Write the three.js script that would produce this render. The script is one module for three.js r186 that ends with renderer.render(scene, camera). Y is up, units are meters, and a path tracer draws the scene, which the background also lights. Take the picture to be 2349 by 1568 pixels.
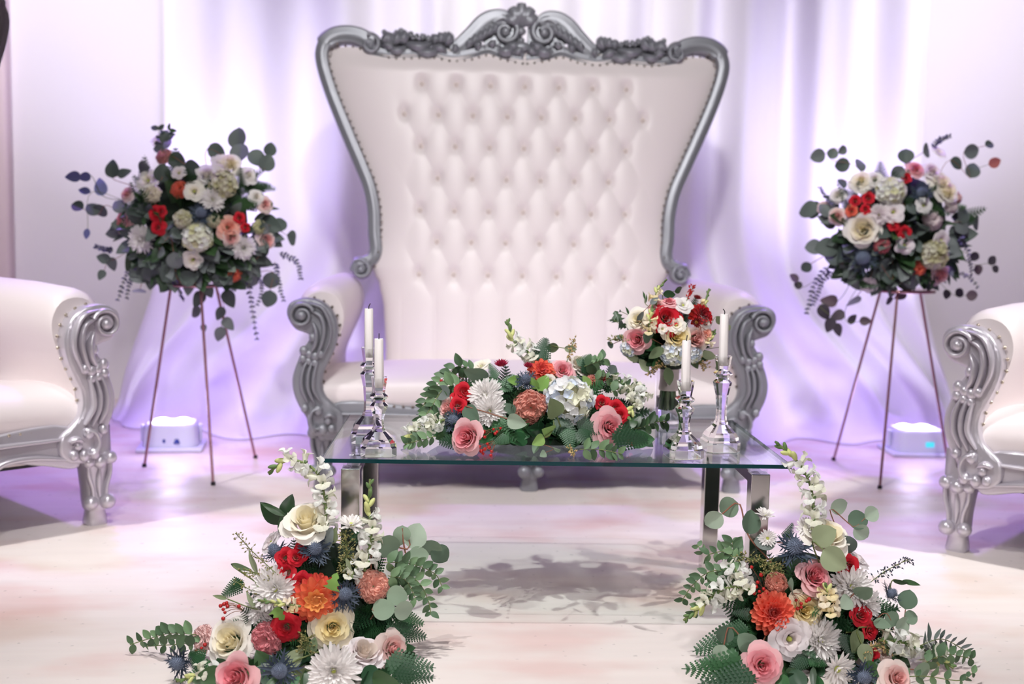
import * as THREE from 'three';
import { mergeGeometries, toCreasedNormals } from 'three/addons/utils/BufferGeometryUtils.js';
import { RoundedBoxGeometry } from 'three/addons/geometries/RoundedBoxGeometry.js';
import { ImprovedNoise } from 'three/addons/math/ImprovedNoise.js';

// ---------------------------------------------------------------- camera, lights, exposure
const W = 2349, H = 1568, FOCAL = 2661, EYE = 0.95;
const scene = new THREE.Scene();
scene.background = new THREE.Color(0x000000);
const camera = new THREE.PerspectiveCamera(2 * Math.atan(H / 2 / FOCAL) * 180 / Math.PI, W / H, 0.05, 60);
camera.position.set(0, EYE, 0);
camera.rotation.order = 'YXZ';
camera.rotation.set(-5.79 * Math.PI / 180, -3.75 * Math.PI / 180, 1.2 * Math.PI / 180);
camera.focus = 2.62; camera.userData.fStop = 2.5;
camera.updateMatrixWorld(true);
const renderer = new THREE.WebGLRenderer({ antialias: true });
renderer.toneMapping = THREE.LinearToneMapping;
renderer.toneMappingExposure = 1.04;
renderer.shadowMap.enabled = true;

const WARM = new THREE.Color(1, 0.985, 0.975), ROSE = new THREE.Color(1, 0.975, 0.93), FILL = new THREE.Color(1, 0.94, 0.97), VIOCOL = new THREE.Color(0.70, 0.63, 1.0), DEEP = new THREE.Color(0.42, 0.20, 1.0), VIOLET = 13.5, GLOW = 0.3;
// unseen ceiling lamps, out of view: position, aim, intensity, half angle, penumbra, colour, what it is placed to light
const UNSEEN_CEILING_LAMPS = [
  [[-0.22, 3.22, -1.85], [0.25, 0, -2.75], 17, 0.68, 0.8, WARM, 'the glass table, nearer the tall settee'],
  [[-0.75, 3.22, -1.45], [0.25, 0, -2.75], 10.5, 0.68, 0.8, WARM, 'the glass table, nearer the left wall'],
  [[0.35, 3.22, -0.10], [0.30, 0, -1.20], 9, 0.72, 0.8, WARM, 'the open floor before the glass table'],
  [[0.95, 3.22, 4.40], [0.30, 0.35, -2.65], 50, 0.25, 0.9, FILL, 'the fronts of the flowers from behind the camera'],
  [[0.15, 3.22, -0.90], [0.34, 1.42, -4.75], 31, 0.33, 0.5, WARM, 'the tall settee'],
  [[-2.60, 3.22, -2.30], [-1.40, 0.55, -3.50], 28, 0.32, 0.7, WARM, 'the left settee'],
  [[3.20, 3.22, -2.10], [1.95, 0.55, -3.25], 34, 0.34, 0.7, WARM, 'the right settee'],
  [[0.10, 3.22, -2.20], [-0.88, 0.95, -4.40], 11, 0.18, 0.5, WARM, 'the left tripod flowers'],
  [[0.75, 3.22, -2.20], [1.86, 0.98, -4.42], 22, 0.18, 0.5, WARM, 'the right tripod flowers'],
  [[-1.9, 3.22, -3.9], [-1.9, 1.65, -6.1], 18, 0.58, 0.9, ROSE, 'the left end of the back wall'],
  [[0.5, 3.22, -3.7], [0.5, 2.2, -6.1], 11.5, 0.60, 0.9, ROSE, 'the middle of the drape'],
  [[2.8, 3.22, -3.9], [2.8, 1.65, -6.1], 17.5, 0.58, 0.9, ROSE, 'the right end of the back wall'],
  [[-1.5, 3.22, -5.2], [-1.0, 0, -4.60], 23, 0.52, 1, DEEP, 'the floor left of the tall settee, violet'],
  [[2.2, 3.22, -5.2], [1.7, 0, -4.60], 23, 0.52, 1, DEEP, 'the floor right of the tall settee, violet'],
];

// ---------------------------------------------------------------- helpers
const PI = Math.PI, V = (x, y, z) => new THREE.Vector3(x, y, z);
let seed = 20240611;
const rnd = () => { seed = (seed + 0x6d2b79f5) | 0; let t = Math.imul(seed ^ (seed >>> 15), 1 | seed); t = (t + Math.imul(t ^ (t >>> 7), 61 | t)) ^ t; return ((t ^ (t >>> 14)) >>> 0) / 4294967296; };
const rr = (a, b) => a + (b - a) * rnd();
const lerp = (a, b, t) => a + (b - a) * t, clamp = (x, a, b) => Math.min(b, Math.max(a, x));
const smooth = (a, b, x) => { const t = clamp((x - a) / (b - a), 0, 1); return t * t * (3 - 2 * t); };
const ray = (px, py) => V((px - W / 2) / FOCAL, -(py - H / 2) / FOCAL, -1).applyEuler(camera.rotation);
const atZ = (px, py, z) => { const d = ray(px, py); return V(0, EYE, 0).addScaledVector(d, z / d.z); };      // where a sight line meets the upright plane at z
const onY = (px, py, y) => { const d = ray(px, py); return V(0, EYE, 0).addScaledVector(d, (y - EYE) / d.y); };
const names = {};
const numbered = (n) => { names[n] = (names[n] ?? -1) + 1; return names[n] ? n + '_' + String(names[n]).padStart(3, '0') : n; };
function thing(name, label, category, pos = [0, 0, 0], turn = 0, group) {
  const o = new THREE.Group(); o.name = numbered(name); scene.add(o);
  o.position.set(...pos); o.rotation.y = turn; o.userData = { label, category };
  if (group) o.userData.group = group;
  return o;
}
function part(name, geo, mat, parent, label) {
  const m = new THREE.Mesh(Array.isArray(geo) ? mergeGeometries(geo.map(plain)) : geo, mat);
  m.name = name; m.castShadow = m.receiveShadow = true;
  if (label) m.userData.label = label;
  parent.add(m); return m;
}
function struct(name, geo, mat) { const m = part(name, geo, mat, scene); m.userData.kind = 'structure'; return m; }
function plain(g) {                                      // only position, normal and uv, not indexed: fit for merging
  let q = g.index ? g.toNonIndexed() : g;
  if (!q.attributes.uv) q.setAttribute('uv', new THREE.BufferAttribute(new Float32Array(q.attributes.position.count * 2), 2));
  for (const k of Object.keys(q.attributes)) if (!['position', 'normal', 'uv'].includes(k)) q.deleteAttribute(k);
  return q;
}
const T = (g, x = 0, y = 0, z = 0, rx = 0, ry = 0, rz = 0, sx = 1, sy = sx, sz = sx) => g.clone().applyMatrix4(new THREE.Matrix4().compose(V(x, y, z), new THREE.Quaternion().setFromEuler(new THREE.Euler(rx, ry, rz)), V(sx, sy, sz)));
function grid(nu, nv, fn, wrapU = false) {               // a surface from fn(u, v), u and v in 0..1
  const p = [], uv = [], ix = [];
  for (let j = 0; j <= nv; j++) for (let i = 0; i <= nu; i++) { const q = fn(i / nu, j / nv); p.push(q[0], q[1], q[2]); uv.push(i / nu, j / nv); }
  const n = nu + 1;
  for (let j = 0; j < nv; j++) for (let i = 0; i < nu; i++) { const a = j * n + i; ix.push(a, a + 1, a + n, a + 1, a + n + 1, a + n); }
  const g = new THREE.BufferGeometry();
  g.setAttribute('position', new THREE.Float32BufferAttribute(p, 3)); g.setAttribute('uv', new THREE.Float32BufferAttribute(uv, 2)); g.setIndex(ix);
  g.computeVertexNormals();
  if (wrapU) { const N = g.attributes.normal; for (let j = 0; j <= nv; j++) { const a = j * n, b = a + nu; const x = N.getX(a) + N.getX(b), y = N.getY(a) + N.getY(b), z = N.getZ(a) + N.getZ(b), l = Math.hypot(x, y, z) || 1; for (const k of [a, b]) N.setXYZ(k, x / l, y / l, z / l); } }
  return g;
}
function loft(rings, cap = true) {                       // rings of equally many points, joined into a closed body
  const n = rings[0].length, g = grid(n, rings.length - 1, (u, v) => rings[Math.round(v * (rings.length - 1))][Math.round(u * n) % n], true);
  if (!cap) return g;
  const gs = [plain(g)];
  for (const [r, flip] of [[rings[0], true], [rings.at(-1), false]]) {
    const c = [0, 1, 2].map((k) => r.reduce((s, q) => s + q[k], 0) / n), p = [];
    for (let i = 0; i < n; i++) { const a = r[i], b = r[(i + 1) % n]; p.push(...c, ...(flip ? [...b, ...a] : [...a, ...b])); }
    const q = new THREE.BufferGeometry(); q.setAttribute('position', new THREE.Float32BufferAttribute(p, 3)); q.computeVertexNormals(); gs.push(plain(q));
  }
  return mergeGeometries(gs);
}
const curve = (pts, closed = false) => new THREE.CatmullRomCurve3(pts.map((p) => p.isVector3 ? p : V(p[0], p[1], p[2] ?? 0)), closed, 'centripetal');
function sweep(pts, n, section, board = V(0, 0, 1)) {    // carry a section [along the edge, out of the board] along a path
  const c = curve(pts), rings = [];
  for (let i = 0; i <= n; i++) {
    const t = i / n, p = c.getPoint(t), d = c.getTangent(t), s = d.clone().cross(board).normalize(), b = s.clone().cross(d).normalize();
    rings.push(section(t).map(([x, z]) => p.clone().addScaledVector(s, x).addScaledVector(b, z).toArray()));
  }
  return loft(rings);
}
const oval = (rx, rz, n = 10) => Array.from({ length: n }, (_, i) => [Math.cos(i / n * 2 * PI) * rx, Math.sin(i / n * 2 * PI) * rz]);
const lobed = (rx, rz, n = 16) => oval(rx, rz, n).map(([x, z], i) => { const k = i % 4 === 0 ? 1.12 : i % 4 === 2 ? 0.72 : 0.94; return [x * k, z * k]; });
const tube = (pts, r, n = 16, rad = 6) => new THREE.TubeGeometry(curve(pts), n, r, rad);
const ball = (x, y, z, r, sx = 1, sy = 1, sz = 1, d = 10) => T(new THREE.SphereGeometry(r, d + 4, d), x, y, z, 0, 0, 0, sx, sy, sz);
function spiral(cx, cy, r0, r1, a0, turns, n = 40) { return Array.from({ length: n + 1 }, (_, i) => { const t = i / n, a = a0 + turns * 2 * PI * t, r = lerp(r0, r1, t); return [cx + r * Math.cos(a), cy + r * Math.sin(a)]; }); }
function extrude(pts, depth, bevel, z = 0) {
  const s = new THREE.Shape(pts.map((p) => new THREE.Vector2(p[0], p[1])));
  const g = new THREE.ExtrudeGeometry(s, { depth, bevelEnabled: bevel > 0, bevelThickness: bevel, bevelSize: bevel, bevelSegments: 3, curveSegments: 8 });
  g.translate(0, 0, z); return toCreasedNormals(g, 0.7);
}
const smoothPts = (pts, n, closed = true) => curve(pts, closed).getPoints(n).slice(0, closed ? n : n + 1).map((p) => [p.x, p.y]);

// ---------------------------------------------------------------- materials
const std = (color, roughness, o = {}) => new THREE.MeshStandardMaterial({ color, roughness, side: THREE.DoubleSide, ...o });
const phy = (color, roughness, o = {}) => new THREE.MeshPhysicalMaterial({ color, roughness, side: THREE.DoubleSide, ...o });
const perlin = new ImprovedNoise();
const fbm = (x, y, z, o = 4) => { let s = 0, a = 0.5; for (let i = 0; i < o; i++) { s += a * perlin.noise(x, y, z + i * 7.3); x *= 2.03; y *= 2.03; a *= 0.5; } return s; };
function dataTex(n, fn, srgb) {
  const d = new Uint8Array(n * n * 4);
  for (let j = 0; j < n; j++) for (let i = 0; i < n; i++) { const c = fn(i / n, j / n); for (let k = 0; k < 3; k++) d[(j * n + i) * 4 + k] = clamp(c[k], 0, 1) * 255; d[(j * n + i) * 4 + 3] = 255; }
  const t = new THREE.DataTexture(d, n, n); t.magFilter = THREE.LinearFilter; t.minFilter = THREE.LinearMipmapLinearFilter; t.generateMipmaps = true; t.wrapS = t.wrapT = THREE.RepeatWrapping;
  if (srgb) t.colorSpace = THREE.SRGBColorSpace; t.needsUpdate = true; return t;
}
// sealed concrete: milky cream with pink and tan clouds, long trowel streaks and small specks
const floorTex = dataTex(1024, (u, v) => {
  const x = u * 8, y = v * 8, a = fbm(x * 0.9, y * 1.5, 1), b = fbm(x * 0.6 + 9, y * 1.1, 4), s = fbm(x * 0.9, y * 9, 8), k = perlin.noise(x * 22, y * 22, 3);
  const t = smooth(-0.05, 0.40, a) * 0.8, q = smooth(0.0, 0.42, b) * 0.8, g = 1 + s * 0.03, f = k > 0.62 ? 0.9 : 1;
  return [(0.905 - 0.03 * t - 0.05 * q) * g * f, (0.865 - 0.10 * t - 0.09 * q) * g * f, (0.845 - 0.10 * t - 0.115 * q) * g * f];
}, true);
const floorRough = dataTex(512, (u, v) => { const r = 0.42 + 0.16 * fbm(u * 14, v * 14, 2) + 0.05 * fbm(u * 60, v * 60, 5); return [r, r, r]; });
const M = {
  floor: phy(0xffffff, 1, { map: floorTex, roughnessMap: floorRough, specularIntensity: 0.24 }),
  wall: std(0xebe6ec, 0.85), ceiling: std(0x3d3a40, 0.9), wallDark: std(0x77707a, 0.9), column: std(0xe3cfd3, 0.75),
  curtain: phy(0xf3f0f6, 0.8, { sheen: 0.25, sheenRoughness: 0.6 }),
  leather: phy(0xeee4e4, 0.42, { clearcoat: 0.12, clearcoatRoughness: 0.45 }),
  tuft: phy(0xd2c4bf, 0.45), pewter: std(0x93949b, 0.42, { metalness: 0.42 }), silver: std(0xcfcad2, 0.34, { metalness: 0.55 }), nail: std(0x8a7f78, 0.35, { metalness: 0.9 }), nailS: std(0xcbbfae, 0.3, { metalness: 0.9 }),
  chrome: std(0xdad7d6, 0.12, { metalness: 1 }), black: std(0x15141a, 0.35),
  pane: phy(0xf4fbf8, 0, { transmission: 1, thickness: 0, ior: 1.52 }), edge: phy(0x04373c, 0.08, { ior: 1.5 }),
  clear: phy(0xffffff, 0, { transmission: 1, thickness: 0, ior: 1.45 }),
  crystal: phy(0xffffff, 0.0, { transmission: 1, thickness: 0.02, ior: 1.25 }), water: phy(0xf3f4ff, 0, { transmission: 1, thickness: 0.05, ior: 1.33 }),
  wax: phy(0xf6f1ef, 0.5, { sheen: 0.2 }), wick: std(0x1d1a1a, 0.9), whitePlastic: std(0xf5f5fa, 0.4),
  copper: std(0xa67c80, 0.26, { metalness: 0.9 }),
  shell: phy(0xdcdcf5, 0.35), lens: std(0xffffff, 0.4, { emissive: 0xe8e2ff, emissiveIntensity: 6 }), dark: std(0x2a3c9a, 0.4), display: std(0x203040, 0.4, { emissive: 0x49d8f0, emissiveIntensity: 1.1 }),
  lampGlow: std(0xffffff, 0.5, { emissive: 0xfff0e6, emissiveIntensity: 4 }), lampBody: std(0x26262a, 0.5),
};

// ---------------------------------------------------------------- the room
const RX0 = -3.6, RX1 = 4.2, RZ0 = -6.13, RZ1 = 7.5, RH = 3.4, TH = 0.15;
const box = (x0, y0, z0, x1, y1, z1) => T(new THREE.BoxGeometry(x1 - x0, y1 - y0, z1 - z0), (x0 + x1) / 2, (y0 + y1) / 2, (z0 + z1) / 2);
{
  const g = box(RX0 - TH, -TH, RZ0 - TH, RX1 + TH, 0, RZ1 + TH), p = g.attributes.position, uv = g.attributes.uv;
  for (let i = 0; i < p.count; i++) uv.setXY(i, p.getX(i) / 3.1 + 0.13, p.getZ(i) / 3.1 + 0.37);
  struct('floor', g, M.floor);
}
struct('ceiling', box(RX0 - TH, RH, RZ0 - TH, RX1 + TH, RH + TH, RZ1 + TH), M.ceiling);  // out of view, kept dark so little light bounces back
struct('wall_back', box(RX0 - TH, 0, RZ0 - TH, RX1 + TH, RH, RZ0), M.wall);
struct('wall_front', box(RX0 - TH, 0, RZ1, RX1 + TH, RH, RZ1 + TH), M.wallDark);  // unseen wall, dark and set far back to hold down bounce light
struct('wall_left', box(RX0 - TH, 0, RZ0, RX0, RH, RZ1), M.wall);
struct('wall_right', box(RX1, 0, RZ0, RX1 + TH, RH, RZ1), M.wall);
struct('column_left', new RoundedBoxGeometry(1.2, RH, 0.09, 3, 0.02).translate(-2.165 - 0.6, RH / 2, RZ0 + 0.045), M.column);

// unseen ceiling spotlights, placed for the light they give: a black can on a stem, a glowing lens, and the lamp just under the lens
for (const [[x, y, z], aimAt, power, angle, pen, color, what] of UNSEEN_CEILING_LAMPS) {
  const [tx, ty, tz] = aimAt, dir = V(tx - x, ty - y, tz - z).normalize(), lamp = thing('ceiling_spotlight', 'unseen black can spotlight on the ceiling, out of view, placed to light ' + what, 'spotlight', [x, y, z]);
  const q = new THREE.Quaternion().setFromUnitVectors(V(0, -1, 0), dir);
  const can = part('housing', new THREE.LatheGeometry([[0, 0.16], [0.05, 0.155], [0.062, 0.14], [0.064, 0], [0.058, 0], [0.057, 0.02]].map(([a, b]) => new THREE.Vector2(a, b)), 24), M.lampBody, lamp);
  const glow = part('lens', new THREE.CircleGeometry(0.056, 24).rotateX(PI / 2).translate(0, 0.02, 0), M.lampGlow, lamp);
  can.quaternion.copy(q); glow.quaternion.copy(q);
  part('stem', tube([[0, 0.05, 0], [0, 0.12, 0], [0, RH - y, 0]], 0.012, 4, 8), M.lampBody, lamp);
  const l = new THREE.SpotLight(color, power, 0, angle, pen, 2);
  l.position.set(x, y, z).addScaledVector(dir, 0.03); l.target.position.set(tx, ty, tz); l.castShadow = true; l.shadow.radius = what.startsWith('the glass table') ? 1.4 : 6;
  scene.add(l, l.target);
}

// ---------------------------------------------------------------- the drape behind the settee
{
  const X0 = -1.30, X1 = 2.385, fold = (u) => 0.048 * Math.sin(u * 58 + 1.5 * Math.sin(u * 9)) + 0.026 * Math.sin(u * 97 + 2.2 * Math.sin(u * 14 + 1)) + 0.030 * Math.sin(u * 27 + 0.6);
  const g = grid(420, 90, (u, v) => {
    const y0 = (1 - v) * (RH - 0.02), s = smooth(1.25, 0.0, y0), side = u * 2 - 1;
    const sway = Math.sign(side) * 0.50 * Math.pow(Math.sin(Math.min(1, Math.abs(side) * 1.05) * PI * 0.62), 2) * (Math.abs(side) > 0.8 ? lerp(1, 0.6, (Math.abs(side) - 0.8) / 0.2) : 1);
    const hem = 0.50 * Math.pow(1 - Math.pow(Math.abs(side), 3), 0.8) - 0.16 * Math.pow(Math.abs(side), 4);
    const k = Math.pow(s, 2.2), a = fold(u) * (1 + 0.5 * k);
    let y = y0, z = -5.70 + a + hem * Math.pow(s, 3.2), x = lerp(X0, X1, u) + sway * k;
    if (y0 < 0.10) { const t = 1 - y0 / 0.10; z += 0.16 * t * t; y = 0.004 + 0.096 * Math.pow(1 - t, 1.8) + Math.max(0, 0.006 + 0.007 * Math.sin(u * 70) + 0.005 * Math.sin(u * 131)) * Math.sin(t * PI); }
    return [x, Math.max(y, 0.004), z];
  });
  const c = part('stage_drape', g, M.curtain, scene);
  c.name = numbered('stage_drape'); c.userData = { label: 'white floor-length drape hanging in soft folds behind the tall silver settee', category: 'curtain' };
}

// ---------------------------------------------------------------- carved throne settees
const SX = 0.34, SZ = -4.05;
const L = (px, py) => { const p = atZ(px, py, SZ); return [p.x - SX, p.y]; };                                   // a point of the left arm's front, in the settee's own axes
const leanZ = (y) => -0.62 - 0.15 * (y - 0.43) / 1.3;
const K = (px, py) => { let z = -0.7, p; for (let i = 0; i < 4; i++) { p = atZ(px, py, SZ + z); z = leanZ(p.y); } return [p.x - SX + 0.012, p.y]; };   // a point of the leaning back
const mirror = (g) => { const q = plain(g.clone()).clone(); q.scale(-1, 1, 1); const p = q.attributes; for (const k of ['position', 'normal', 'uv']) { const a = p[k], n = a.itemSize; for (let i = 0; i < a.count; i += 3) for (let c = 0; c < n; c++) { const t = a.array[(i + 1) * n + c]; a.array[(i + 1) * n + c] = a.array[(i + 2) * n + c]; a.array[(i + 2) * n + c] = t; } } return q; };
const both = (gs) => gs.flatMap((g) => [g, mirror(g)]);
const groove = (w, d) => [[-w, -d], [-w, d * 0.55], [-w * 0.72, d * 0.95], [-w * 0.35, d * 0.62], [0, d * 1.1], [w * 0.35, d * 0.62], [w * 0.72, d * 0.95], [w, d * 0.55], [w, -d]];
function throneSettee(name, label, group, mat, nailMat) {
  const t = thing(name, label, 'settee', [0, 0, 0], 0, group);
  // ---- back: upholstery between the frame sides
  const inner = [[885, 800], [880, 700], [868, 645], [848, 610], [860, 560], [862, 488], [851, 425], [831, 374], [801, 300], [768, 222], [750, 167], [745, 141], [750, 118], [762, 104]].map((q) => K(...q));
  const half = (y) => { for (let i = 1; i < inner.length; i++) if (y <= inner[i][1]) { const a = inner[i - 1], b = inner[i]; return -lerp(a[0], b[0], clamp((y - a[1]) / (b[1] - a[1]), 0, 1)) + 0.012; } return -inner.at(-1)[0] + 0.012; };
  const yTop = K(1190, 122)[1], yBot = 0.36, sx = 0.1375, rows = [203, 272, 343, 415, 488, 558, 632].map((py) => K(1190, py)[1]), sy = (rows[0] - rows[6]) / 6;
  const skin = (x, y) => {
    const hw = half(y), u = x / hw, a = x / sx + (y - rows[0]) / (2 * sy), b = x / sx - (y - rows[0]) / (2 * sy);
    const pil = Math.pow(Math.abs(Math.sin(PI * a) * Math.sin(PI * b)), 0.8), wide = 1 - smooth(2.7, 4.1, Math.abs(x) / sx), up = smooth(rows[6] - sy * 1.05, rows[6] - sy * 0.2, y), top = 1 - smooth(rows[0] - sy * 0.2, rows[0] + sy * 0.9, y);
    const chan = Math.pow(Math.abs(Math.cos(PI * x / sx)), 0.4), low = 1 - up;
    let z = 0.075 * Math.pow(Math.max(0, 1 - Math.pow(Math.abs(u), 7)), 0.6) * (1 - 0.5 * smooth(yTop - 0.10, yTop, y));
    z += wide * (0.0060 * (pil - 1) * up * top + 0.010 * (chan - 1) * low);
    return z;
  };
  const spots = []; rows.forEach((y, j) => { const n = [3, 3.5, 3, 2.5, 3, 2.5, 3][j]; for (let k = -n; k <= n; k++) spots.push([k * sx, y]); });
  const dimple = (x, y) => { let d = 0; for (const [bx, by] of spots) { const q = ((x - bx) / 0.0125) ** 2 + ((y - by - 0.005) / 0.019) ** 2; if (q < 16) d += 0.0185 * Math.exp(-q / 2); } return d; };
  const backZ = (x, y) => leanZ(y) + skin(x, y) - dimple(x, y);
  const back = part('backrest', grid(280, 220, (u, v) => { const y = lerp(yBot, yTop, v), x = (u * 2 - 1) * half(y); return [x, y, backZ(x, y)]; }), M.leather, t, 'white tufted leather');
  const rear = grid(20, 30, (u, v) => { const y = lerp(0.28, yTop, v), x = (u * 2 - 1) * half(Math.max(y, yBot)); return [x, y, leanZ(y) - 0.05 - 0.02 * (1 - (u * 2 - 1) ** 4)]; });
  part('rear_panel', rear, M.leather, t);
  const btn = T(new THREE.SphereGeometry(0.0105, 12, 8), 0, 0, 0, 0, 0, 0, 1, 1, 0.55);
  for (const [x, y] of spots) part('button', btn, M.tuft, back).position.set(x, y, backZ(x, y) + 0.003);
  // ---- back frame: a moulded side on each side, curling into a scroll at the foot and at the shoulder
  const at = (px, py, up = 0) => { const [x, y] = K(px, py); return V(x, y, leanZ(y) + 0.02 + up); };
  const side = [[806, 622], [812, 606], [832, 600], [850, 590], [856, 572], [853, 534], [852, 488], [842, 430], [820, 374], [790, 303], [757, 220], [738, 160], [733, 125], [742, 100], [762, 86], [795, 82], [826, 90], [848, 106]].map((q) => at(...q));
  const sideG = sweep(side, 90, (s) => groove(0.026 * (s < 0.06 ? 0.7 : 1) * (s > 0.75 ? 1.35 : 1), 0.042));
  const foot = K(822, 616), sp = spiral(foot[0], foot[1], 0.040, 0.008, 2.2, -1.6).map(([x, y]) => V(x, y, leanZ(y) + 0.035));
  const sh = K(846, 108);
  const curl = spiral(sh[0] - 0.004, sh[1] + 0.004, 0.040, 0.008, 1.9, -1.4).map(([x, y]) => V(x, y, leanZ(y) + 0.04));
  const frame = part('back_frame', both([sideG, sweep(sp, 40, (s) => oval(0.014 * (1 - 0.4 * s), 0.030)), ball(foot[0], foot[1], leanZ(foot[1]) + 0.04, 0.018), sweep(curl, 36, (s) => oval(0.013 * (1 - 0.4 * s), 0.026)), ball(sh[0], sh[1], leanZ(sh[1]) + 0.045, 0.014)]), mat, t);
  // ---- top rail and crest
  const rail = [[846, 118], [880, 126], [930, 126], [985, 124], [1030, 132], [1075, 126], [1112, 116], [1150, 130], [1192, 139]].map((q) => at(...q));
  const arch = [[1030, 122], [1050, 106], [1078, 82], [1102, 58], [1124, 46], [1148, 45], [1164, 56]].map((q) => at(...q, 0.004));
  const railG = [sweep(rail, 60, () => groove(0.020, 0.034)), sweep(arch, 40, (s) => groove(0.033 * (0.75 + 0.4 * Math.sin(s * PI)), 0.034))];
  part('top_rail', both(railG), mat, frame);
  const cg = [], leafy = (px0, py0, px1, py1, w0, h = 0.03) => { const w = w0 * 1.45; const a = at(px0, py0, 0.02), b = at(px1, py1, 0.012), m = a.clone().lerp(b, 0.5); m.z += h; m.x += (b.y - a.y) * 0.18; m.y -= (b.x - a.x) * 0.18; cg.push(sweep([a, m, b], 10, (s) => { const k = Math.pow(Math.sin(PI * (0.06 + 0.9 * s)), 0.7); return lobed(w * k, w * 0.85 * k); })); };
  const ring = (px, py, r0, r1, a0, turns, w) => { const [x, y] = K(px, py); cg.push(sweep(spiral(x, y, r0, r1, a0, turns, 36).map(([a, b]) => V(a, b, leanZ(b) + 0.03)), 40, (s) => oval(w * (1 - 0.35 * s), w * 1.7, 8))); const c = ball(x, y, leanZ(y) + 0.035, r1 * 0.9 + 0.006); cg.push(c); };
  // pierced plates that carry the carving
  const hole = (px, py, r) => { const [x, y] = K(px, py), h = new THREE.Path(); h.absellipse(x, y, r * 0.8, r, 0, 2 * PI, true); return h; };
  const plateOf = (pts, holes) => { const sh = new THREE.Shape(pts.map((q) => new THREE.Vector2(...K(...q)))); sh.holes = holes; const g = new THREE.ExtrudeGeometry(sh, { depth: 0.02, bevelEnabled: true, bevelThickness: 0.004, bevelSize: 0.003, bevelSegments: 2 }); const p = g.attributes.position; for (let i = 0; i < p.count; i++) p.setZ(i, p.getZ(i) + leanZ(p.getY(i)) + 0.005); g.computeVertexNormals(); return g; };
  cg.push(plateOf([[862, 118], [866, 92], [876, 82], [890, 80], [902, 76], [922, 78], [938, 92], [966, 94], [984, 86], [1000, 80], [1018, 82], [1032, 98], [1040, 124], [1010, 126], [940, 126]], [hole(944, 110, 0.010), hole(984, 108, 0.008), hole(884, 104, 0.008)]));
  cg.push(plateOf([[1036, 124], [1060, 106], [1084, 84], [1108, 62], [1140, 52], [1168, 58], [1188, 64], [1188, 136], [1150, 126], [1112, 114], [1075, 124]], [hole(1142, 72, 0.021), hole(1098, 102, 0.013)]));
  ring(1152, 76, 0.060, 0.016, 2.6, -1.35, 0.017);
  // fluted arm of the crest and the acanthus cluster over the shoulder rail
  for (let i = 0; i < 6; i++) leafy(1062 + i * 12, 116 - i * 7, 1066 + i * 12, 84 - i * 6, 0.010, 0.02);
  leafy(1110, 106, 1128, 96, 0.010); leafy(1130, 118, 1175, 112, 0.014); leafy(1096, 100, 1090, 122, 0.009);
  leafy(1150, 110, 1184, 98, 0.010); leafy(1164, 128, 1190, 104, 0.009);
  for (let i = 0; i < 7; i++) leafy(938 + i * 12, 98 + Math.abs(i - 3) * -3, 930 + i * 15, 84 + (i % 2) * 5, 0.010, 0.02);
  leafy(884, 112, 876, 76, 0.013); leafy(894, 110, 902, 72, 0.012); leafy(908, 104, 922, 72, 0.013); leafy(870, 100, 884, 82, 0.012); leafy(1012, 108, 1022, 76, 0.013); leafy(1000, 106, 1000, 78, 0.012); leafy(990, 108, 984, 82, 0.010);
  leafy(920, 100, 990, 100, 0.012, 0.035); leafy(940, 116, 1010, 112, 0.011, 0.03); leafy(880, 116, 930, 108, 0.010); leafy(900, 122, 868, 108, 0.010); leafy(1020, 128, 980, 116, 0.010); leafy(1034, 126, 1032, 104, 0.009);
  for (const [px, py, r] of [[876, 78, 0.011], [914, 76, 0.013], [930, 88, 0.01], [1014, 84, 0.012], [1034, 100, 0.009], [892, 112, 0.009], [1002, 122, 0.009], [958, 112, 0.008], [1104, 112, 0.009], [1136, 110, 0.010]]) { const [x, y] = K(px, py); cg.push(ball(x, y, leanZ(y) + 0.05, r)); }
  part('scroll_ornament', both(cg), mat, frame); cg.length = 0;
  for (let i = -4; i <= 4; i++) { const a = i * 0.27, [x, y] = K(1187, 64), l = (i % 2 ? 0.078 : 0.088) - 0.004 * Math.abs(i), g = sweep([V(x, y, leanZ(y) + 0.03), V(x + Math.sin(a) * l * 0.55, y + Math.cos(a) * l * 0.55, leanZ(y) + 0.055), V(x + Math.sin(a) * l, y + Math.cos(a) * l, leanZ(y) + 0.04)], 10, (s) => oval(0.0055 + 0.015 * Math.sin(s * PI * 0.62), 0.013, 8)); cg.push(g); }
  for (const [py, r, sxx] of [[76, 0.017, 1.2], [97, 0.014, 1], [112, 0.022, 1.9], [128, 0.012, 1.2]]) { const [x, y] = K(1187, py); cg.push(ball(x, y, leanZ(y) + 0.045, r, sxx)); }
  part('shell_crest', cg.slice(), mat, frame);
  // brass-headed nails along the frame
  const nails = []; const nailAt = (pts, step, z) => { const c = curve(pts), n = Math.round(c.getLength() / step); for (let i = 0; i <= n; i++) { const p = c.getPointAt(i / n); nails.push(ball(p.x, p.y, p.z + z, 0.0052, 1, 1, 0.6, 4)); } };
  nailAt(inner.slice(3).map(([x, y]) => V(x + 0.012, y, leanZ(y) + 0.052)), 0.030, 0);
  nailAt([[770, 108], [800, 108], [850, 124], [900, 138], [985, 136], [1030, 144], [1075, 140], [1112, 130], [1150, 142], [1190, 150]].map((q) => { const p = at(...q); return V(p.x, p.y, leanZ(p.y) + backZ(p.x, p.y) - leanZ(p.y)); }), 0.030, 0.004);
  const nt = part('nail_trim', both(nails), nailMat, t); nt.userData.kind = 'stuff';
  // ---- seat
  const prof = curve([[-0.62, 0.40], [-0.45, 0.425], [-0.25, 0.44], [-0.08, 0.435], [-0.005, 0.41], [0.022, 0.365], [0.018, 0.32], [-0.005, 0.285]]);
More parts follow.
